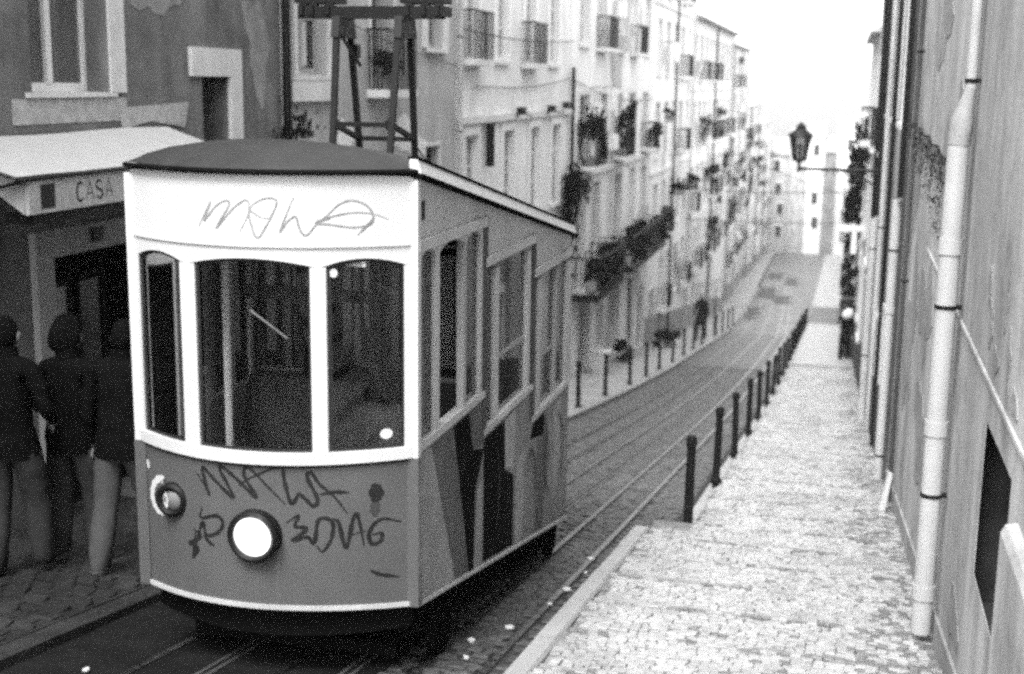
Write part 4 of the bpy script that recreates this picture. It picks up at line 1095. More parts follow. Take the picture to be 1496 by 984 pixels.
for i, (nm, lb, y0, y1, zt, m, rf, ev) in enumerate(RP):
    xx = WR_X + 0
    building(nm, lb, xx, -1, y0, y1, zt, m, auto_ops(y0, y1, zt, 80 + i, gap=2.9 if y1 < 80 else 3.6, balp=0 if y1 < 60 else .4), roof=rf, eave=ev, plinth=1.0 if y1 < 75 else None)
# drainpipes on the right walls
pp = pipe_on(bR1, WR_X - .11, 8.95, -3.72, -.35, .068, 'pipe_pale', (-2.72, -1.42), joints=(-1.02, -2.25, -3.42), elbow=None)
pipe_on(bR1, WR_X - .06, 8.98, -.3, 8.2, .035, 'pipe_grey', (.05,))
c = MB(); c.tube([(WR_X - .11, 8.95, -.36), (WR_X - .1, 8.95, -.2), (WR_X - .08, 8.97, -.10), (WR_X - .06, 8.98, .0)], [.072, .072, .05, .036], 12); c.build('pipe_hopper', M['plaster_wall_dark'], bR1, smooth=True)
pipe_on(bR2, WR_X - .10, 17.75, -5.6, -1.45, .062, 'pipe_pale', (-2.1, -4.9), joints=(-2.9,))
pipe_on(bR2, WR_X - .07, 17.62, -1.4, 6.4, .045, 'iron_black', (.3,))
pipe_on(bR3, WR_X - .12, 27.15, -6.9, -2.6, .08, 'pipe_grey', (-3.2, -5.4))
pipe_on(bR3, WR_X - .08, 27.1, -2.55, 2.3, .06, 'iron_black', ())
pipe_on(bR2, WR_X - .06, 21.9, -6.2, 6.4, .04, 'iron_black', (-1.5,))
pipe_on(bR2, WR_X - .07, 24.6, -6.6, 6.4, .045, 'pipe_grey', (-2.5,))
pipe_on(bR3, WR_X - .07, 31.2, -7.4, 2.3, .045, 'iron_black', ())
pipe_on(bR1, WR_X - .05, 15.6, -5.1, 8.0, .028, 'plinth_dark', (-2.2, .4))
for rt, y0, y1 in ((bR2, 17.40, 17.58), (bR3, 27.04, 27.25)):
    c = MB(); c.box(WR_X - .045, WR_X - .002, y0, y1, -7.0, 6.4 if y0 < 20 else 2.3); c.build('corner_strip', M['plinth_dark'], rt)
# end of the street
def end_house(nm, lb, x0, x1, Y, zt, m, seed):
    root = empty(nm, ((x0 + x1) / 2, Y, zg(Y)), lb, 'building')
    b = MB(); b.box(x0, x1, Y, Y + 12, zg(Y) - 2, zt); b.build('wall', M[m], root)
    r_ = MB(); r_.extr([(x0, Y - .4, zt + .002), (x0, Y + 6, zt + 2.2), (x0, Y + 12, zt + .002)], (x1 - x0, 0, 0)); r_.build('roof', M['roof_tile'], root)
    r = random.Random(seed); z = zt - 2.6
    while z > zg(Y) + 1:
        x = x0 + r.uniform(.6, 1.6)
        while x < x1 - 1.4:
            if r.random() < .2: x += 1.2; continue
            q = MB(); q.box(x, x + 1.1, Y - .06, Y - .002, z, z + r.uniform(1.5, 2.2)); f = q.build('window', M['window_white'], root)
            q = MB(); q.box(x + .12, x + .98, Y - .07, Y - .061, z + .12, z + 1.78); q.build('pane', M['pane_dark'], f)
            x += r.uniform(1.6, 2.6)
        z -= r.uniform(2.9, 3.6)
for i, (lb, x0, x1, Y, zt, m) in enumerate((('hazy grey house turning the street corner at its far left end', -34, -10.2, 188, -8.5, 'plaster_wall_dark'), ('slim grey house closing the street, leftmost of the far end row', -10.15, -7.2, 191, -9.6, 'plaster_mid'), ('slim darker house closing the street beside the leftmost one', -7.15, -4.9, 190, -8.2, 'plaster_wall_dark'),
    ('pale house at the middle of the row closing the street', -4.85, -2.3, 191, -7.2, 'plaster_pale'), ('narrow dark house in the row closing the street', -2.25, -.7, 190, -9.0, 'plaster_dark'), ('bright house at the right of the row closing the street', -.65, 3.0, 191.5, -6.4, 'plaster_white'))):
    end_house('end_house', lb, x0, x1, Y, zt, m, i)

def blob(root, X, nx, yc, zc, ry, rz, m, seed, th=.005, name='peeled_patch'):
    r = random.Random(seed); n = 18; ph = [r.uniform(0, 6.28) for _ in range(4)]; P = []
    for k in range(n):
        a = 2 * math.pi * k / n; q = 1 + .28 * math.sin(2 * a + ph[0]) + .2 * math.sin(3 * a + ph[1]) + .16 * math.sin(5 * a + ph[2]) + r.uniform(-.1, .1)
        P.append((X + nx * .001, yc + ry * q * math.cos(a), zc + rz * q * math.sin(a)))
    c = MB(); c.extr(P, (nx * th, 0, 0)); return c.build(name, M[m], root)
for i, (y, z, ry, rz, m) in enumerate(((7.35, -1.25, .12, .10, 'wall_bare'), (7.0, -1.38, .10, .07, 'wall_bare'), (6.5, -1.30, .07, .16, 'wall_bare'), (6.2, -1.42, .10, .07, 'wall_bare'), (7.5, -1.05, .05, .12, 'wall_bare'), (6.75, -1.05, .04, .12, 'wall_bare'), (10.6, -2.2, .5, .5, 'wall_bare'), (12.5, -2.0, .8, .5, 'wall_bare'), (11.8, -3.1, .9, .5, 'wall_bare'),
    (14.5, -2.6, .8, .9, 'wall_bare'), (9.7, -3.5, .5, .16, 'wall_bare'), (15.4, -1.0, .6, .8, 'wall_bare'), (12.6, .6, .7, .4, 'wall_bare'), (8.0, -3.2, .25, .2, 'wall_bare'), (10.2, -.2, .25, .25, 'wall_bare'))):
    blob(bR1, WR_X, -1, y, z, ry, rz, m, i, .003 + .0007 * (i % 5))
for i, (y, z, ry, rz) in enumerate(((6.5, 1.0, .8, .5), (12.3, .9, .5, .3), (14.8, .4, .35, .5), (12.6, -.9, .3, .14), (9.0, .4, .4, .5))):
    blob(bL1, WL_X, 1, y, z, ry, rz, 'plaster_worn', 40 + i, .004 + .0007 * i)
for i, (y, z, ry, rz) in enumerate(((18.4, -2.6, .6, .8), (20.4, -.9, .8, .3), (17.6, -.9, .35, .3))):
    blob(bL2, WL_X, 1, y, z, ry, rz, 'plaster_pale', 60 + i, .004 + .0007 * i)
for q, bb in enumerate(LH[:5] + [bL4]):
    r = random.Random(200 + q); xx = WL[bb.name].x; yc = WL[bb.name].y; y0, y1, zt = (LP[q][2], LP[q][3], LP[q][4]) if bb is not bL4 else (33.5, 48.4, 5.0)
    for k in range(9):
        y = r.uniform(y0 + .8, y1 - .8); z = r.uniform(zg(y) + 1, zt - 1)
        blob(bb, xx, 1, y, z, r.uniform(.3, 1.1), r.uniform(.3, 1.3), r.choice(['peeled', 'plaster_mid', 'plaster_mid']), 300 + q * 20 + k, .004 + .0007 * k, 'stain')
    for k in range(5):
        y = r.uniform(y0 + .8, y1 - .8); z = r.uniform(zg(y) + 2.2, zt - 1)
        c = MB(); c.box(xx + .002, xx + .32, y - .3, y + .3, z, z + .45); c.build('wall_box', M[r.choice(['plinth_dark', 'pipe_grey', 'window_white'])], bb)

# ================================================================== PLANTS
def leaf_cluster(n, rx, ry, rz, ls, seed, hang=0):
    r = random.Random(seed); b = MB()
    lumps = [(r.uniform(-.7, .7) * rx, r.uniform(-.7, .7) * ry, r.uniform(-.6, .7) * rz, r.uniform(.35, .6)) for _ in range(7)]
    for i in range(n):
        lx, ly, lz, q = r.choice(lumps)
        d = Vector((r.gauss(0, 1), r.gauss(0, 1), r.gauss(0, 1))).normalized() * (r.random() ** .4)
        c = Vector((lx + d.x * rx * q, ly + d.y * ry * q, lz + d.z * rz * q - hang * r.random() ** 2))
        t = Vector((r.gauss(0, 1), r.gauss(0, 1), r.gauss(0, .6) + .2)).normalized(); u = t.cross(Vector((r.gauss(0, 1), r.gauss(0, 1), r.gauss(0, 1)))).normalized()
        s_ = ls * r.uniform(.6, 1.4)
        b.poly([c - t * s_, c + u * s_ * .45, c + t * s_, c - u * s_ * .45])
    return b.mesh('foliage', M['leaf_dark'], fix=False)
FOL = [leaf_cluster(420, .5, .5, .35, .075, s) for s in (1, 2, 3)] + [leaf_cluster(520, .45, .5, .4, .075, 9, hang=.9)]
b = MB(); b.tube([(0, 0, 0), (0, 0, .03), (0, 0, .26), (0, 0, .30)], [.11, .11, .15, .16], 12); POT = b.mesh('pot', M['terracotta'], smooth=True)
b = MB(); b.box(-.14, .14, -.5, .5, 0, .2); BOXP = b.mesh('planter', M['terracotta'])
def plant(x, y, z, sx, sy, sz, k, label, group=None, box=True, lift=.3, pot=True, mid=False):
    root = empty('potted_plant', (x, y, z), label, 'plant', group)
    if pot: 
        o = raw('planter' if box else 'pot', BOXP if box else POT, root, (x, y, z)); 
        if box: o.scale = (1, max(.6, sy / .55), 1)
        else: o.scale = (max(.7, sx / .4),) * 3
    f = raw('foliage', FOL[k], root, (x, y, z + lift)); f.scale = (sx / .5, sy / .5, sz / .35); f.rotation_euler = (0, 0, random.choice((0, math.pi)))
    return root
X = WL_X
plant(X + .18, 19.2, -.12, .28, .55, .28, 0, 'dark bushy plant on the small balcony behind the tram tower')
plant(X + .3, 35.2, -2.18, .35, .7, .85, 1, 'tall dark plant filling the upper balcony of the flower house', lift=.9)
plant(X + .3, 40.9, -2.18, .35, .7, .8, 2, 'tall dark plant on the middle upper balcony of the flower house', lift=.8)
plant(X + .3, 46.7, -2.18, .35, .6, .5, 0, 'bushy plant on the far upper balcony of the flower house')
for i, (y, sy, sz) in enumerate(((34.9, .85, .42), (36.0, .7, .45), (37.4, .8, .45), (38.4, .6, .4))):
    plant(X + .55, y, -5.5, .45, sy, sz, i % 3, 'dense dark plant in the nearer lower balcony garden, %s along' % ORD[i], 'plants of the nearer lower balcony', lift=.42)
for i, (y, sy, sz) in enumerate(((40.8, .8, .45), (42.3, .8, .5), (44.2, .8, .5), (46.6, .9, .5), (47.8, .6, .4))):
    plant(X + .55, y, -5.55, .45, sy, sz, (i + 1) % 3, 'dense dark plant in the farther lower balcony garden, %s along' % ORD[i], 'plants of the farther lower balcony', lift=.45)
# the lower balconies are joined by a dark slatted balcony front
for nm, y0, y1 in (('nearer', 34.3, 38.7), ('farther', 40.2, 48.2)):
    g = MB(); xo = X + .74
    for i in range(int((y1 - y0) / .1)): y = y0 + i * .1; g.box(xo, xo + .02, y, y + .05, -5.62, -4.72)
    g.box(xo - .02, xo + .03, y0, y1, -4.719, -4.66); g.box(X + .003, xo + .02, y0, y1, -5.84, -5.70)
    g.build('balcony', M['iron_black'], bL4)
plant(X + .25, 32.4, -3.4, .3, .6, .8, 3, 'dark trailing plant at the pale house corner above the tram roof', lift=.6, pot=False)
plant(X + .3, 33.3, -3.0, .3, .5, .9, 1, 'dark climbing plant beside the black drainpipe behind the tram roof', lift=.3, pot=False)
for i, (y, z, s_) in enumerate(((50.6, -1.4, .3), (54.5, -4.5, .5), (59.6, -4.6, .5), (64, -2.0, .5), (69, -4.9, .8), (75, -1.8, .6), (80, -4.9, .8), (88, -4.0, .8), (95, -7.1, .9), (104, -7.3, .8), (118, -5.3, .9), (126, -8.4, 1.0), (142, -8.3, 1.1), (152, -11.3, 1.1), (72, -8.0, .8), (90, -8.2, .8))):
    plant(X + .45 + bend(y), y, z, .5 * s_ + .15, s_, s_ * .7, i % 4, 'small dark plant on a distant left facade, %s going down the row' % ORD[i], 'plants on the far left facades', lift=.3)
for i, (y, z, s_) in enumerate(((39.5, -2.2, .5), (43, -3.2, .6), (46, -1.6, .5), (49.5, -3.4, .9), (50.5, -5.0, 1.0), (51, -6.4, 1.0), (52, -7.6, .9), (60, -5.6, .6), (47.5, -4.2, .7), (49, -8.2, .8))):
    plant(WR_X - .30, y, z, .34, s_, s_ * .9, (i + 1) % 4, 'dark plant hanging on the far right walls, %s going down' % ORD[i], 'plants on the far right walls', lift=.2, pot=False)
# a fringe of dry creeper along the near right wall
cre = empty('wall_creeper', (WR_X - .05, 13, -.9), 'dark dry creeper hanging along the right wall above the pale drainpipe', 'creeper')
b = MB(); r = random.Random(5)
line = [(WR_X - .05, 16.0 - i * .42, -.42 - .16 * (i / 14) ** 1.4 + .03 * math.sin(i * 2.1)) for i in range(15)]
b.tube(line, .018, 6); b.build('stem', M['dark_wood'], cre)
b = MB()
for i in range(900):
    k = r.random() ** .8; p = Vector(line[min(13, int(k * 14))]) + Vector((-r.random() * .06, r.uniform(-.25, .25), -r.random() ** 2 * (.15 + .5 * k) * (1 if r.random() < .7 else .3)))
    t = Vector((r.gauss(0, .5), r.gauss(0, 1), r.gauss(0, 1) - .4)).normalized(); u = t.cross(Vector((r.gauss(0, 1), r.gauss(0, 1), r.gauss(0, 1)))).normalized(); s_ = .026 * r.uniform(.5, 1.4)
    b.poly([p - t * s_, p + u * s_ * .4, p + t * s_, p - u * s_ * .4])
b.build('foliage', M['leaf_mid'], cre, fix=False)
wd = empty('wall_weed', (WL_X + .1, 15.6, -.7), 'dark weed growing by the black drainpipe above the tram roof', 'weed')
b = MB()
for i in range(150):
    p = Vector((WL_X + .08 + r.random() * .2, 15.55 + r.gauss(0, .28), -.72 + abs(r.gauss(0, .14)))); t = Vector((r.gauss(0, .6), r.gauss(0, 1), r.gauss(0, 1) + 1)).normalized(); u = t.cross(Vector((r.gauss(0, 1), r.gauss(0, 1), r.gauss(0, 1)))).normalized(); s_ = .06 * r.uniform(.5, 1.4)
    b.poly([p - t * s_, p + u * s_ * .3, p + t * s_, p - u * s_ * .3])
b.build('foliage', M['leaf_dark'], wd, fix=False)

# ================================================================== STREET LANTERN, WIRES, SIGN
ln = empty('street_lantern', (WR_X, 31, -1.85), 'old black street lantern standing on a bracket arm from the right wall', 'lantern')
lx, ly = -.94, 31.0
b = MB(); b.tube([(WR_X - .003, ly, -1.87), (lx + .1, ly, -1.87), (lx, ly, -1.84), (lx, ly, -1.72)], .036, 8); b.tube([(WR_X - .003, ly, -2.25), (WR_X - .4, ly, -2.0), (WR_X - .85, ly, -1.89)], .026, 6)
b.tube([(lx, ly, -1.95), (lx, ly, -1.9), (lx, ly, -1.84)], [.02, .07, .03], 8)
for k in range(5): b.tube([(WR_X - .2 - .25 * k + .07 * math.cos(a), ly, -1.95 + .05 * math.sin(a)) for a in [i * math.pi / 5 for i in range(11)]], .011, 5)
b.build('bracket', M['iron_black'], ln, smooth=True)
def hexring(r_, z): return [(lx + r_ * math.cos(math.pi / 3 * k), ly + r_ * math.sin(math.pi / 3 * k), z) for k in range(6)]
b = MB(); lo, hi = hexring(.15, -1.66), hexring(.245, -1.13)
for k in range(6):
    b.bar(lo[k], hi[k], .025); b.bar(lo[k], lo[(k + 1) % 6], .035, .05); b.bar(hi[k], hi[(k + 1) % 6], .035, .05)
b.tube([(lx, ly, -1.73), (lx, ly, -1.67), (lx, ly, -1.64)], [.05, .13, .14], 12)
b.build('lantern_frame', M['iron_black'], ln)
glass('lantern_glass', .42, .08)
for k in range(6):
    q = MB(); q.poly([lo[k], lo[(k + 1) % 6], hi[(k + 1) % 6], hi[k]]); q.build('lantern_pane', M['lantern_glass'], ln, fix=False)
b = MB(); b.tube([(lx, ly, -1.13), (lx, ly, -1.09), (lx, ly, -1.0), (lx, ly, -.94), (lx, ly, -.90), (lx, ly, -.85), (lx, ly, -.80)], [.30, .28, .16, .10, .12, .05, .012], 12); b.build('lantern_roof', M['iron_black'], ln, smooth=50)
b = MB(); b.tube([(lx, ly, -1.6), (lx, ly, -1.3)], .035, 8); b.build('bulb_holder', M['pipe_grey'], ln)
def wire(p, q, sag, rad, label, grp='wires slung over the street'):
    p, q = Vector(p), Vector(q); b = MB()
    b.tube([p + (q - p) * (i / 16) - Vector((0, 0, sag * 4 * (i / 16) * (1 - i / 16))) for i in range(17)], rad, 5)
    o = b.build('overhead_wire', M['iron_black']); return tag(o, label, 'wire', grp)
wire((WL_X + .03, 60.5, -4.7), (WR_X - .01, 60.5, -4.6), .12, .022, 'dark wire crossing the street just below the lantern')
wire((WL_X + .03, 60.5, -6.1), (WR_X - .01, 60.5, -6.0), .10, .02, 'lower dark wire crossing the street below the lantern')
wire((WL_X + .03, 78, -3.6), (WR_X - .1, 78, -6.3), .15, .02, 'thin wire slanting across the hazy end of the street')
wire((WL_X + .06, 24.3, -.08), (WL_X + .1, 33.4, .15), .12, .012, 'thin cable slung along the pale house below its windows', 'cables along the left facades')
wire((WL_X + .06, 23.3, .95), (WL_X + .1, 33.4, 1.05), .1, .012, 'thin cable slung along the pale house across its windows', 'cables along the left facades')
wire((WL_X + .06, 15.6, 1.1), (WL_X + .06, 23.1, .28), .1, .01, 'thin cable running along the grey house above its small window', 'cables along the left facades')
wire((WL_X + .06, 33.5, .1), (WL_X + .1, 48.4, -.5), .25, .014, 'thin cable slung along the flower house over its balconies', 'cables along the left facades')
wire((WL_X + .05, 23.2, -1.9), (TX + .2, 9.5, -.5), .1, .008, 'thin cable reaching from the pale house to the tram tower', 'cables along the left facades')
for i, (y, z) in enumerate(((27.5, -.66), (30.5, -.66), (32.2, -.6))):
    b = MB(); b.box(WL_X + .1, WL_X + .28, y - .12, y + .12, z - .02, z + .14); b.bar((WL_X + .1, y, z + .05), (WL_X + .4, y + .1, z - .05), .03)
    tag(b.build('floodlight', M['iron_black']), 'small dark fitting on the pale house string course, %s from the near end' % ORD[i], 'fitting', 'fittings on the string course')
sgn = empty('shop_sign', (.5, 40, -4.9), 'white T shaped sign jutting from the right wall below the lantern', 'sign')
b = MB(); b.box(.06, WR_X - .003, 39.95, 40.06, -4.22, -4.05); b.build('sign_top', M['cloth_white'], sgn)
b = MB(); b.box(.43, .58, 39.96, 40.05, -4.90, -4.2205); b.build('sign_stem', M['cloth_white'], sgn)
# dark things at the right wall
b = MB(); 
for i in range(6): b.box(WR_X - .5 + .08 * i, WR_X - .42 + .08 * i, 46.0, 47.6, -6.6 + .05 * i, -6.55 + .05 * i)
b.extr([(WR_X - .003, 46.0, -6.2), (WR_X - .5, 46.0, -6.6), (WR_X - .5, 46.0, -6.7), (WR_X - .003, 46.0, -6.32)], (0, 1.6, 0)); b.build('door_awning', M['cloth_black']); o = bpy.data.objects['door_awning']; tag(o, 'small dark awning over a door far down the right wall', 'awning')
b = MB(); b.box(WR_X - .5, WR_X - .003, 48.2, 48.8, zg(48.5), zg(48.5) + 2.2); b.box(WR_X - .54, WR_X - .003, 48.15, 48.85, zg(48.5) + 2.2, zg(48.5) + 2.27); o = b.build('meter_cabinet', M['plinth_dark']); tag(o, 'dark cabinet standing against the right wall behind the far person', 'cabinet')
b = MB(); b.extr([(WR_X - .14, 14.9, zg(14.9) - .1), (WR_X - .22, 14.9, zg(14.9) - .1), (WR_X - .10, 14.9, zg(14.9) + .52), (WR_X - .06, 14.9, zg(14.9) + .5)], (.0, .12, 0)); o = b.build('guard_stone', M['stone_trim']); tag(o, 'small pale guard stone leaning at the foot of the right wall', 'guard stone')
# things on the left pavement
wb = empty('waste_bin', (-6.3, 35.9, zg(35.9) + .02), 'white box bin on the left pavement behind the nearest bollards', 'bin')
zb = zg(35.9) + .02
b = MB(); b.hexa([(-6.5, 35.6, zb), (-6.1, 35.6, zb), (-6.1, 36.0, zb), (-6.5, 36.0, zb), (-6.55, 35.55, zb + .62), (-6.05, 35.55, zb + .62), (-6.05, 36.05, zb + .62), (-6.55, 36.05, zb + .62)]); b.build('bin_body', M['bin_grey'], wb)
b = MB(); b.box(-6.58, -6.02, 35.52, 36.08, zb + .6205, zb + .67); b.build('bin_lid', M['bin_grey'], wb)
plant(-6.3, 40.4, zg(40.4) + .02, .4, .5, .35, 0, 'low dark plant tub on the left pavement by the third bollard', lift=.35, box=False)
plant(-6.0, 48.5, zg(48.5) + .02, .5, .7, .4, 1, 'wider dark plant tub on the left pavement by the far person', lift=.45, box=False)
pl = empty('signpost', (-5.05, 57.5, zg(57.5)), 'thin grey signpost on the left pavement past the far person', 'signpost')
b = MB(); b.tube([(-5.05, 57.5, zg(57.5)), (-5.05, 57.5, zg(57.5) + 2.3)], .04, 8); b.build('post', M['plinth_dark'], pl)
b = MB(); b.box(-5.28, -4.82, 57.47, 57.5, zg(57.5) + 1.75, zg(57.5) + 2.35); b.build('sign_plate', M['pipe_grey'], pl)
# laundry under the upper windows
for i, (y, z, n) in enumerate(((37.4, -.1, 3), (51.5, 1.6, 4), (66, -2.4, 4))):
    lw = empty('laundry_line', (WL_X + .45, y, z), ('white washing on a line above the flower house balconies', 'white washing on a line high on the white house', 'white washing on a line under the tiled eaves house windows')[i], 'laundry')
    b = MB(); b.tube([(WL_X + .45, y - .9, z), (WL_X + .45, y + .9, z)], .008, 5); b.tube([(WL_X, y - .9, z), (WL_X + .5, y - .9, z)], .012, 5); b.tube([(WL_X, y + .9, z), (WL_X + .5, y + .9, z)], .012, 5); b.build('line', M['iron_black'], lw)
    for k in range(n):
        q = MB(); y0 = y - .8 + k * 1.6 / n; hh = random.uniform(.5, .9)
        q.grid([[(WL_X + .45 + .03 * math.sin(a * 2.1 + k) + .02 * bb, y0 + a * .12, z - bb * hh) for a in range(4)] for bb in (0, .33, .66, 1)]); q.build('cloth', M['cloth_white'], lw, smooth=True, fix=False)
# litter and small stones on the road
LT = [(-2.12, 8.55), (-2.0, 9.35), (-1.98, 9.9), (-2.2, 7.7), (-1.95, 10.6), (-2.28, 8.1), (-2.02, 11.2), (-2.5, 7.0), (-3.9, 6.15), (-4.25, 6.5), (-3.5, 6.05), (-2.55, 6.3)]
for i, (x, y) in enumerate(LT):
    b = MB(); rr = random.Random(i); s_ = rr.uniform(.016, .032)
    n = 7; P = [(x + s_ * math.cos(2 * math.pi * k / n) * rr.uniform(.7, 1.3), y + s_ * math.sin(2 * math.pi * k / n) * rr.uniform(.7, 1.4), zg(y) + ROAD + .006 + rr.uniform(0, .006)) for k in range(n)]
    b.extr(P, (0, 0, .012)); o = b.build('litter_scrap', M['paper'])
    tag(o, 'pale litter scrap on the setts, %s' % ('beside the kerb, %s from the near end' % ORD[[3, 7, 5, 0, 1, 2, 4, 6].index(i)] if i < 8 and i in (0, 1, 2, 3, 4, 5, 6, 7) else 'before the tram, %s from left' % ORD[[9, 8, 10, 11].index(i)]), 'litter', 'litter scraps on the road')

# ================================================================== PEOPLE
SEG_MAT = {}
def skin_mesh(verts, edges, radii, levels=2, root=0):
    me = bpy.data.meshes.new('tmp'); me.from_pydata(verts, edges, []); o = bpy.data.objects.new('tmp', me); COL.objects.link(o)
    o.modifiers.new('s', 'SKIN'); sv = me.skin_vertices[0].data
    for i, rr in enumerate(radii):
        sv[i].radius = rr if isinstance(rr, tuple) else (rr, rr); sv[i].use_root = (i == root)
    ss_ = o.modifiers.new('u', 'SUBSURF'); ss_.levels = levels; ss_.render_levels = levels
    bpy.context.view_layer.update()
    dg = bpy.context.evaluated_depsgraph_get()
    m2 = bpy.data.meshes.new_from_object(o.evaluated_get(dg))
    V = [tuple(v.co) for v in m2.vertices]; F = [tuple(p.vertices) for p in m2.polygons]
    bpy.data.objects.remove(o); bpy.data.meshes.remove(me); bpy.data.meshes.remove(m2)
    return V, F
def person(loc, yaw, label, H=1.8, stride=.2, lean=0., armL=None, armR=None, headyaw=0., coat='cloth_black', legs='trousers_dark', shoes='shoe', hair='short', grp=None, long_coat=False, build=1.0):
    root = empty('person', loc, label, 'person', grp); root.rotation_euler = (0, 0, yaw)
    k = H / 1.75
    J = {}
    def j(n, x, y, z, r_): J[n] = (Vector((x * k, y * k, z * k)), r_)
    le = lean
    j('pelvis', 0, 0, .94, (.155 * build, .115)); j('belly', 0, .01 + le * .1, 1.08, (.15 * build, .115)); j('chest', 0, .0 + le * .3, 1.28, (.17 * build, .125)); j('shoulders', 0, -.01 + le * .42, 1.455, (.115, .085)); j('neck', 0, .0 + le * .5, 1.51, (.055, .055)); j('skull', 0, .02 + le * .56, 1.58, (.06, .062))
    for s, n in ((-1, 'L'), (1, 'R')):
        st_ = stride * s
        j('hip' + n, s * .095, .0, .90, (.112, .125)); j('knee' + n, s * .11, .06 + st_ * .5, .49, (.088, .092)); j('ankle' + n, s * .115, st_, .09, (.084, .092)); j('toe' + n, s * .135, st_ + .15, .035, (.045, .035))
        j('heel' + n, s * .112, st_ - .03, .045, (.036, .04))
        j('sh' + n, s * .185 * build, -.01 + le * .40, 1.43, (.07, .07))
        el, wr = (armL if s < 0 else armR) or ((s * .25, -.03, 1.12), (s * .26, .08, .88))
        j('el' + n, el[0], el[1] + le * .25, el[2], (.047, .047)); j('wr' + n, wr[0], wr[1] + le * .15, wr[2], (.033, .03))
    names = list(J); ix = {n: i for i, n in enumerate(names)}
    E_ = [('pelvis', 'belly'), ('belly', 'chest'), ('chest', 'shoulders'), ('shoulders', 'neck'), ('neck', 'skull')]
    for n in 'LR': E_ += [('pelvis', 'hip' + n), ('hip' + n, 'knee' + n), ('knee' + n, 'ankle' + n), ('ankle' + n, 'toe' + n), ('ankle' + n, 'heel' + n), ('shoulders', 'sh' + n), ('sh' + n, 'el' + n), ('el' + n, 'wr' + n)]
    V, F = skin_mesh([J[n][0] for n in names], [(ix[a], ix[c]) for a, c in E_], [(J[n][1][0] * k, J[n][1][1] * k) for n in names], 2, ix['pelvis'])
    V = [Vector(v) for v in V]
    mats = [M[coat], M[legs], M[shoes], M['skin']]
    mi = []
    for f in F:
        c = sum((V[i] for i in f), Vector()) / len(f); z = c.z / k
        dw = min((c - J['wrL'][0]).length, (c - J['wrR'][0]).length) / k
        if dw < .035: mi.append(3)
        elif z > 1.56 and abs(c.x) < .1 * k: mi.append(3)
        elif abs(c.x) < .30 * k and z < (.55 if long_coat else .86) and dw > .1: mi.append(2 if z < .085 else 1)
        else: mi.append(0)
    VV = list(V); FF = list(F); MI = list(mi)
    def add(v2, f2, m_):
        n = len(VV); VV.extend(v2); FF.extend(tuple(i + n for i in f) for f in f2); MI.extend([m_] * len(f2))
    # head: egg with jaw, brow, nose, ears; eyes and mouth as shallow forms
    hc = Vector((0, .03 + le * .62, 1.645)) * k; Rm = Matrix.Rotation(headyaw, 3, 'Z')
    def head_pt(a, t):
        z = -math.cos(t); rr = math.sin(t); x = rr * math.sin(a) * .077; y = rr * math.cos(a) * .098; zz = z * .118
        if zz < 0: x *= 1 - .28 * (-zz / .118); y *= 1 - .10 * (-zz / .118)
        if math.cos(a) > 0:
            y += .022 * math.exp(-((a / .16) ** 2) - ((zz + .025) / .03) ** 2)
            y -= .008 * (math.exp(-(((abs(a) - .42) / .16) ** 2)) * math.exp(-((zz - .012) / .016) ** 2))
            y += .006 * math.exp(-((a / .35) ** 2)) * math.exp(-((zz + .062) / .012) ** 2)
        else: y *= 1.04
        return hc + Rm @ (Vector((x, y, zz)) * k)
    na, nt_ = 24, 16
    hv = [head_pt(2 * math.pi * i / na, math.pi * (j_ + .02) / (nt_ + .04)) for j_ in range(nt_ + 1) for i in range(na)]
    hf = [(j_ * na + i, j_ * na + (i + 1) % na, (j_ + 1) * na + (i + 1) % na, (j_ + 1) * na + i) for j_ in range(nt_) for i in range(na)]
    add(hv, hf, 3)
    for s in (-1, 1):
        ev = []; 
        for j_ in range(3):
            for i in range(8):
                a = 2 * math.pi * i / 8; rr = (.036, .03, .006)[j_]; ev.append(hc + Rm @ (Vector((s * (.074 + .02 * (j_ > 0)), -.005 + rr * .62 * math.cos(a), -.005 + rr * math.sin(a))) * k))
        add(ev, [(j_ * 8 + i, j_ * 8 + (i + 1) % 8, (j_ + 1) * 8 + (i + 1) % 8, (j_ + 1) * 8 + i) for j_ in range(2) for i in range(8)], 3)
    # hands: palm and five separate curled fingers
    for n, s in (('L', -1), ('R', 1)):
        wv, ev = J['wr' + n][0], J['el' + n][0]; d = (wv - ev).normalized(); side_ = d.cross(Vector((1, 0, 0))).normalized() if abs(d.x) < .9 else Vector((0, 1, 0)); inn = d.cross(side_) * (1 if s > 0 else 1)
        if inn.x * s > 0: inn = -inn
        pv, pf = skin_mesh([wv - d * .02 * k, wv + d * .03 * k, wv + d * .085 * k], [(0, 1), (1, 2)], [(.028 * k, .02 * k), (.038 * k, .016 * k), (.04 * k, .014 * k)], 1); add([Vector(v) for v in pv], pf, 3)
        for q in range(4):
            o_ = wv + d * .08 * k + side_ * (.028 - .019 * q) * k; ln_ = (.066, .076, .07, .054)[q] * k
            c1 = o_ + (d * .9 + inn * .25) * ln_ * .5; c2 = c1 + (d * .6 + inn * .7).normalized() * ln_ * .32; c3 = c2 + (d * .1 + inn).normalized() * ln_ * .25
            pv, pf = skin_mesh([o_ - d * .02 * k, c1, c2, c3], [(0, 1), (1, 2), (2, 3)], [.0095 * k, .0088 * k, .008 * k, .0065 * k], 1); add([Vector(v) for v in pv], pf, 3)
        o_ = wv + d * .03 * k + side_ * .03 * k; c1 = o_ + (d * .6 + side_ * .8).normalized() * .035 * k; c2 = c1 + (d * .9 + side_ * .2 + inn * .3).normalized() * .03 * k
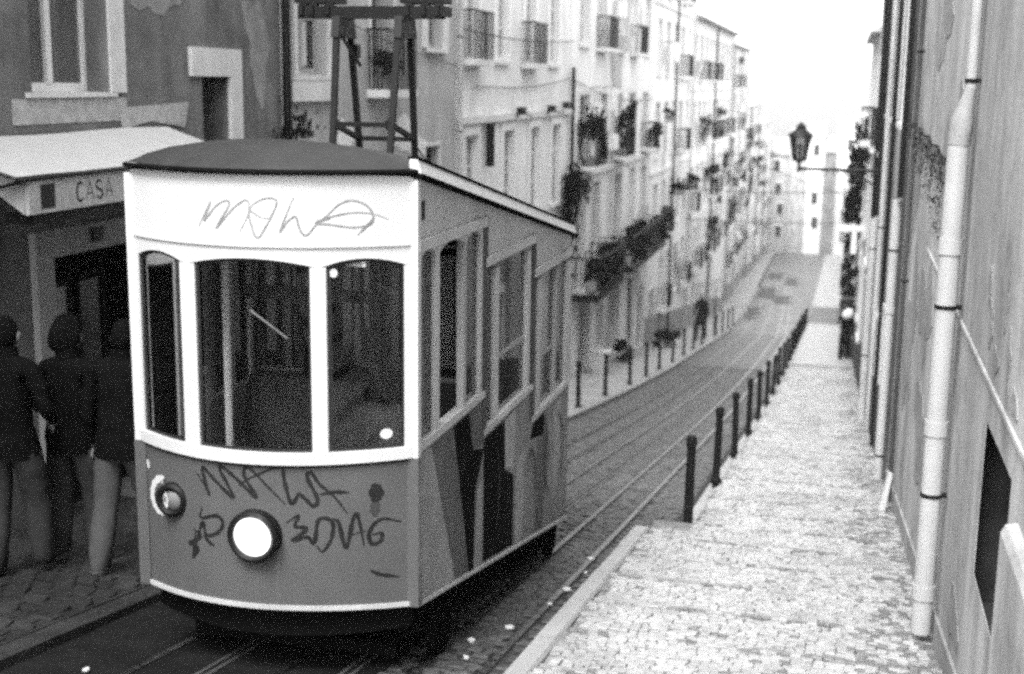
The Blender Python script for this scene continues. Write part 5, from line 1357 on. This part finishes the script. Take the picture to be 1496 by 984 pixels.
        pv, pf = skin_mesh([o_ - side_ * .015 * k, o_, c1, c2], [(0, 1), (1, 2), (2, 3)], [.012 * k, .012 * k, .0105 * k, .008 * k], 1); add([Vector(v) for v in pv], pf, 3)
    for i in range(len(V)):
        v = VV[i]; z = v.z / k
        if z < 1.45:
            a = 1 if z > .86 else .55
            f_ = math.sin(z * 34 + 5 * v.x / k + 2 * math.sin(z * 9)) * math.sin(v.x / k * 21 + 4 * v.y / k + z * 6) * .009 * a * k
            VV[i] = v + Vector((v.x, v.y, 0)).normalized() * f_
    me = bpy.data.meshes.new('body'); me.from_pydata([tuple(v) for v in VV], [], FF)
    for m_ in mats: me.materials.append(m_)
    for p, m_ in zip(me.polygons, MI): p.material_index = m_; p.use_smooth = True
    me.update(); raw('body', me, root, (0, 0, 0), world=False)
    # hair: cap over skull and nape, length as asked
    hb = MB(); L = []
    rr = random.Random(int(loc[1] * 100)); low = {'short': .31, 'long': .2, 'bushy': .14}[hair]; puff = {'short': 1.08, 'long': 1.12, 'bushy': 1.36}[hair]
    for j_ in range(11):
        row = []
        for i in range(na + 1):
            a = 2 * math.pi * i / na; front = max(0, math.cos(a)); t0 = math.pi * (low + (.80 - low) * min(1, front * 1.5)); t = t0 + (math.pi * .995 - t0) * j_ / 10
            p = head_pt(a, t); q = p - hc; f_ = puff + (.13 if hair == 'bushy' else .03) * (math.sin(a * 3 + j_ * .9 + loc[0]) * .6 + math.sin(a * 7 - j_ * 1.3 + rr.random()) * .5) - (.05 if j_ == 0 else 0)
            row.append(hc + q * f_ + Vector((0, -.012, .006)) * k)
        row[-1] = row[0]; L.append(row)
    hb.grid(L); hb2 = hb.mesh('hair', M['hair_black'], (0, 0, 0), smooth=True); raw('hair', hb2, root, (0, 0, 0), world=False)
    # jacket: collar and a hem that stands off the hips
    cb = MB(); zt, zl = (1.0, .56) if long_coat else (1.02, .84)
    for nm_, prof in (('jacket_hem', [(zt, .158 * build, .118), ((zt + zl) / 2, .172 * build, .135), (zl, .168 * build, .128), (zl + .01, .16 * build, .12)]),):
        cb.grid([[Vector((rx * 1.03 * math.cos(a) * (1 + .03 * math.sin(5 * a)), ry * 1.06 * math.sin(a) * (1 + .03 * math.sin(4 * a + 1)), z)) * k for a in [2 * math.pi * i / 28 for i in range(29)]] for z, rx, ry in prof])
        raw(nm_, cb.mesh(nm_, M[coat], (0, 0, 0), smooth=True), root, (0, 0, 0), world=False)
    cb = MB(); cb.grid([[Vector((rx * math.cos(a), .0 + le * .48 + ry * math.sin(a), z - .015 * math.sin(a))) * k for a in [2 * math.pi * i / 20 for i in range(21)]] for z, rx, ry in ((1.44, .10, .085), (1.50, .085, .08), (1.575, .083, .082), (1.57, .07, .07))])
    raw('collar', cb.mesh('collar', M[coat], (0, 0, 0), smooth=True), root, (0, 0, 0), world=False)
    return root
person((-5.86, 8.15, zg(8.15) + .034), R(10), 'person in dark jacket and grey trousers at the left picture edge by the shop', H=1.96, stride=.12, armR=((.27, -.02, 1.14), (.20, .22, 1.02)), legs='trousers_dark', headyaw=R(0), hair='short', grp='people waiting beside the tram')
person((-5.72, 8.72, zg(8.75) + .034), R(8), 'person with bushy dark hair and dark clothes between the two others', H=1.94, stride=.06, armL=((-.26, .0, 1.14), (-.10, .24, 1.05)), legs='trousers_dark', hair='bushy', headyaw=R(-30), shoes='shoe_pale', grp='people waiting beside the tram')
person((-5.22, 8.62, zg(8.62) + .034), R(5), 'person in black jacket and pale grey trousers standing closest to the tram', H=1.95, stride=.22, lean=.12, legs='trousers_grey', hair='short', build=1.12, shoes='shoe_pale', grp='people waiting beside the tram')
person((-5.3, 54.0, zg(54) + .03), R(175), 'lone person in dark clothes walking up the far left pavement', H=1.95, stride=.28, lean=.05, hair='short', long_coat=True, coat='cloth_dark', legs='trousers_dark')
p5 = person((.50, 46.9, zp(46.9)), R(178), 'person in black clothes by the right wall far down the bright pavement', H=1.8, stride=.15, armR=((.24, .12, 1.5), (.12, .22, 1.62)), hair='short', long_coat=True, legs='cloth_dark')
b = MB(); L = []
for i in range(9):
    t = math.pi * i / 8; L.append([(.55 + .19 * math.sin(t) * math.cos(a) + .12 * (i / 8 - .5), 46.6 + .15 * math.sin(t) * math.sin(a), zp(46.9) + 1.75 - .2 * math.cos(t)) for a in [2 * math.pi * q / 12 for q in range(13)]])
b.grid(L); tag(b.build('white_bundle', M['cloth_white'], smooth=True), 'white bundle held by the person at the far right wall', 'bundle')

# ================================================================== HAZE
hz_ = MB(); hz_.box(-60, 60, -31.5, 342, zg(340) - 3, 9.6)
hz = hz_.build('haze', [], None, org=(0, 0, 0))
hm = bpy.data.materials.new('haze'); hm.use_nodes = True; t = hm.node_tree; t.nodes.clear()
o_ = t.nodes.new('ShaderNodeOutputMaterial'); pv = t.nodes.new('ShaderNodeVolumePrincipled'); pv.inputs['Density'].default_value = .0005; pv.inputs['Color'].default_value = (.95, .95, .95, 1); pv.inputs['Anisotropy'].default_value = .3
t.links.new(pv.outputs[0], o_.inputs['Volume']); hz.data.materials.append(hm); hz['kind'] = 'stuff'
bpy.data.objects.remove(tw)
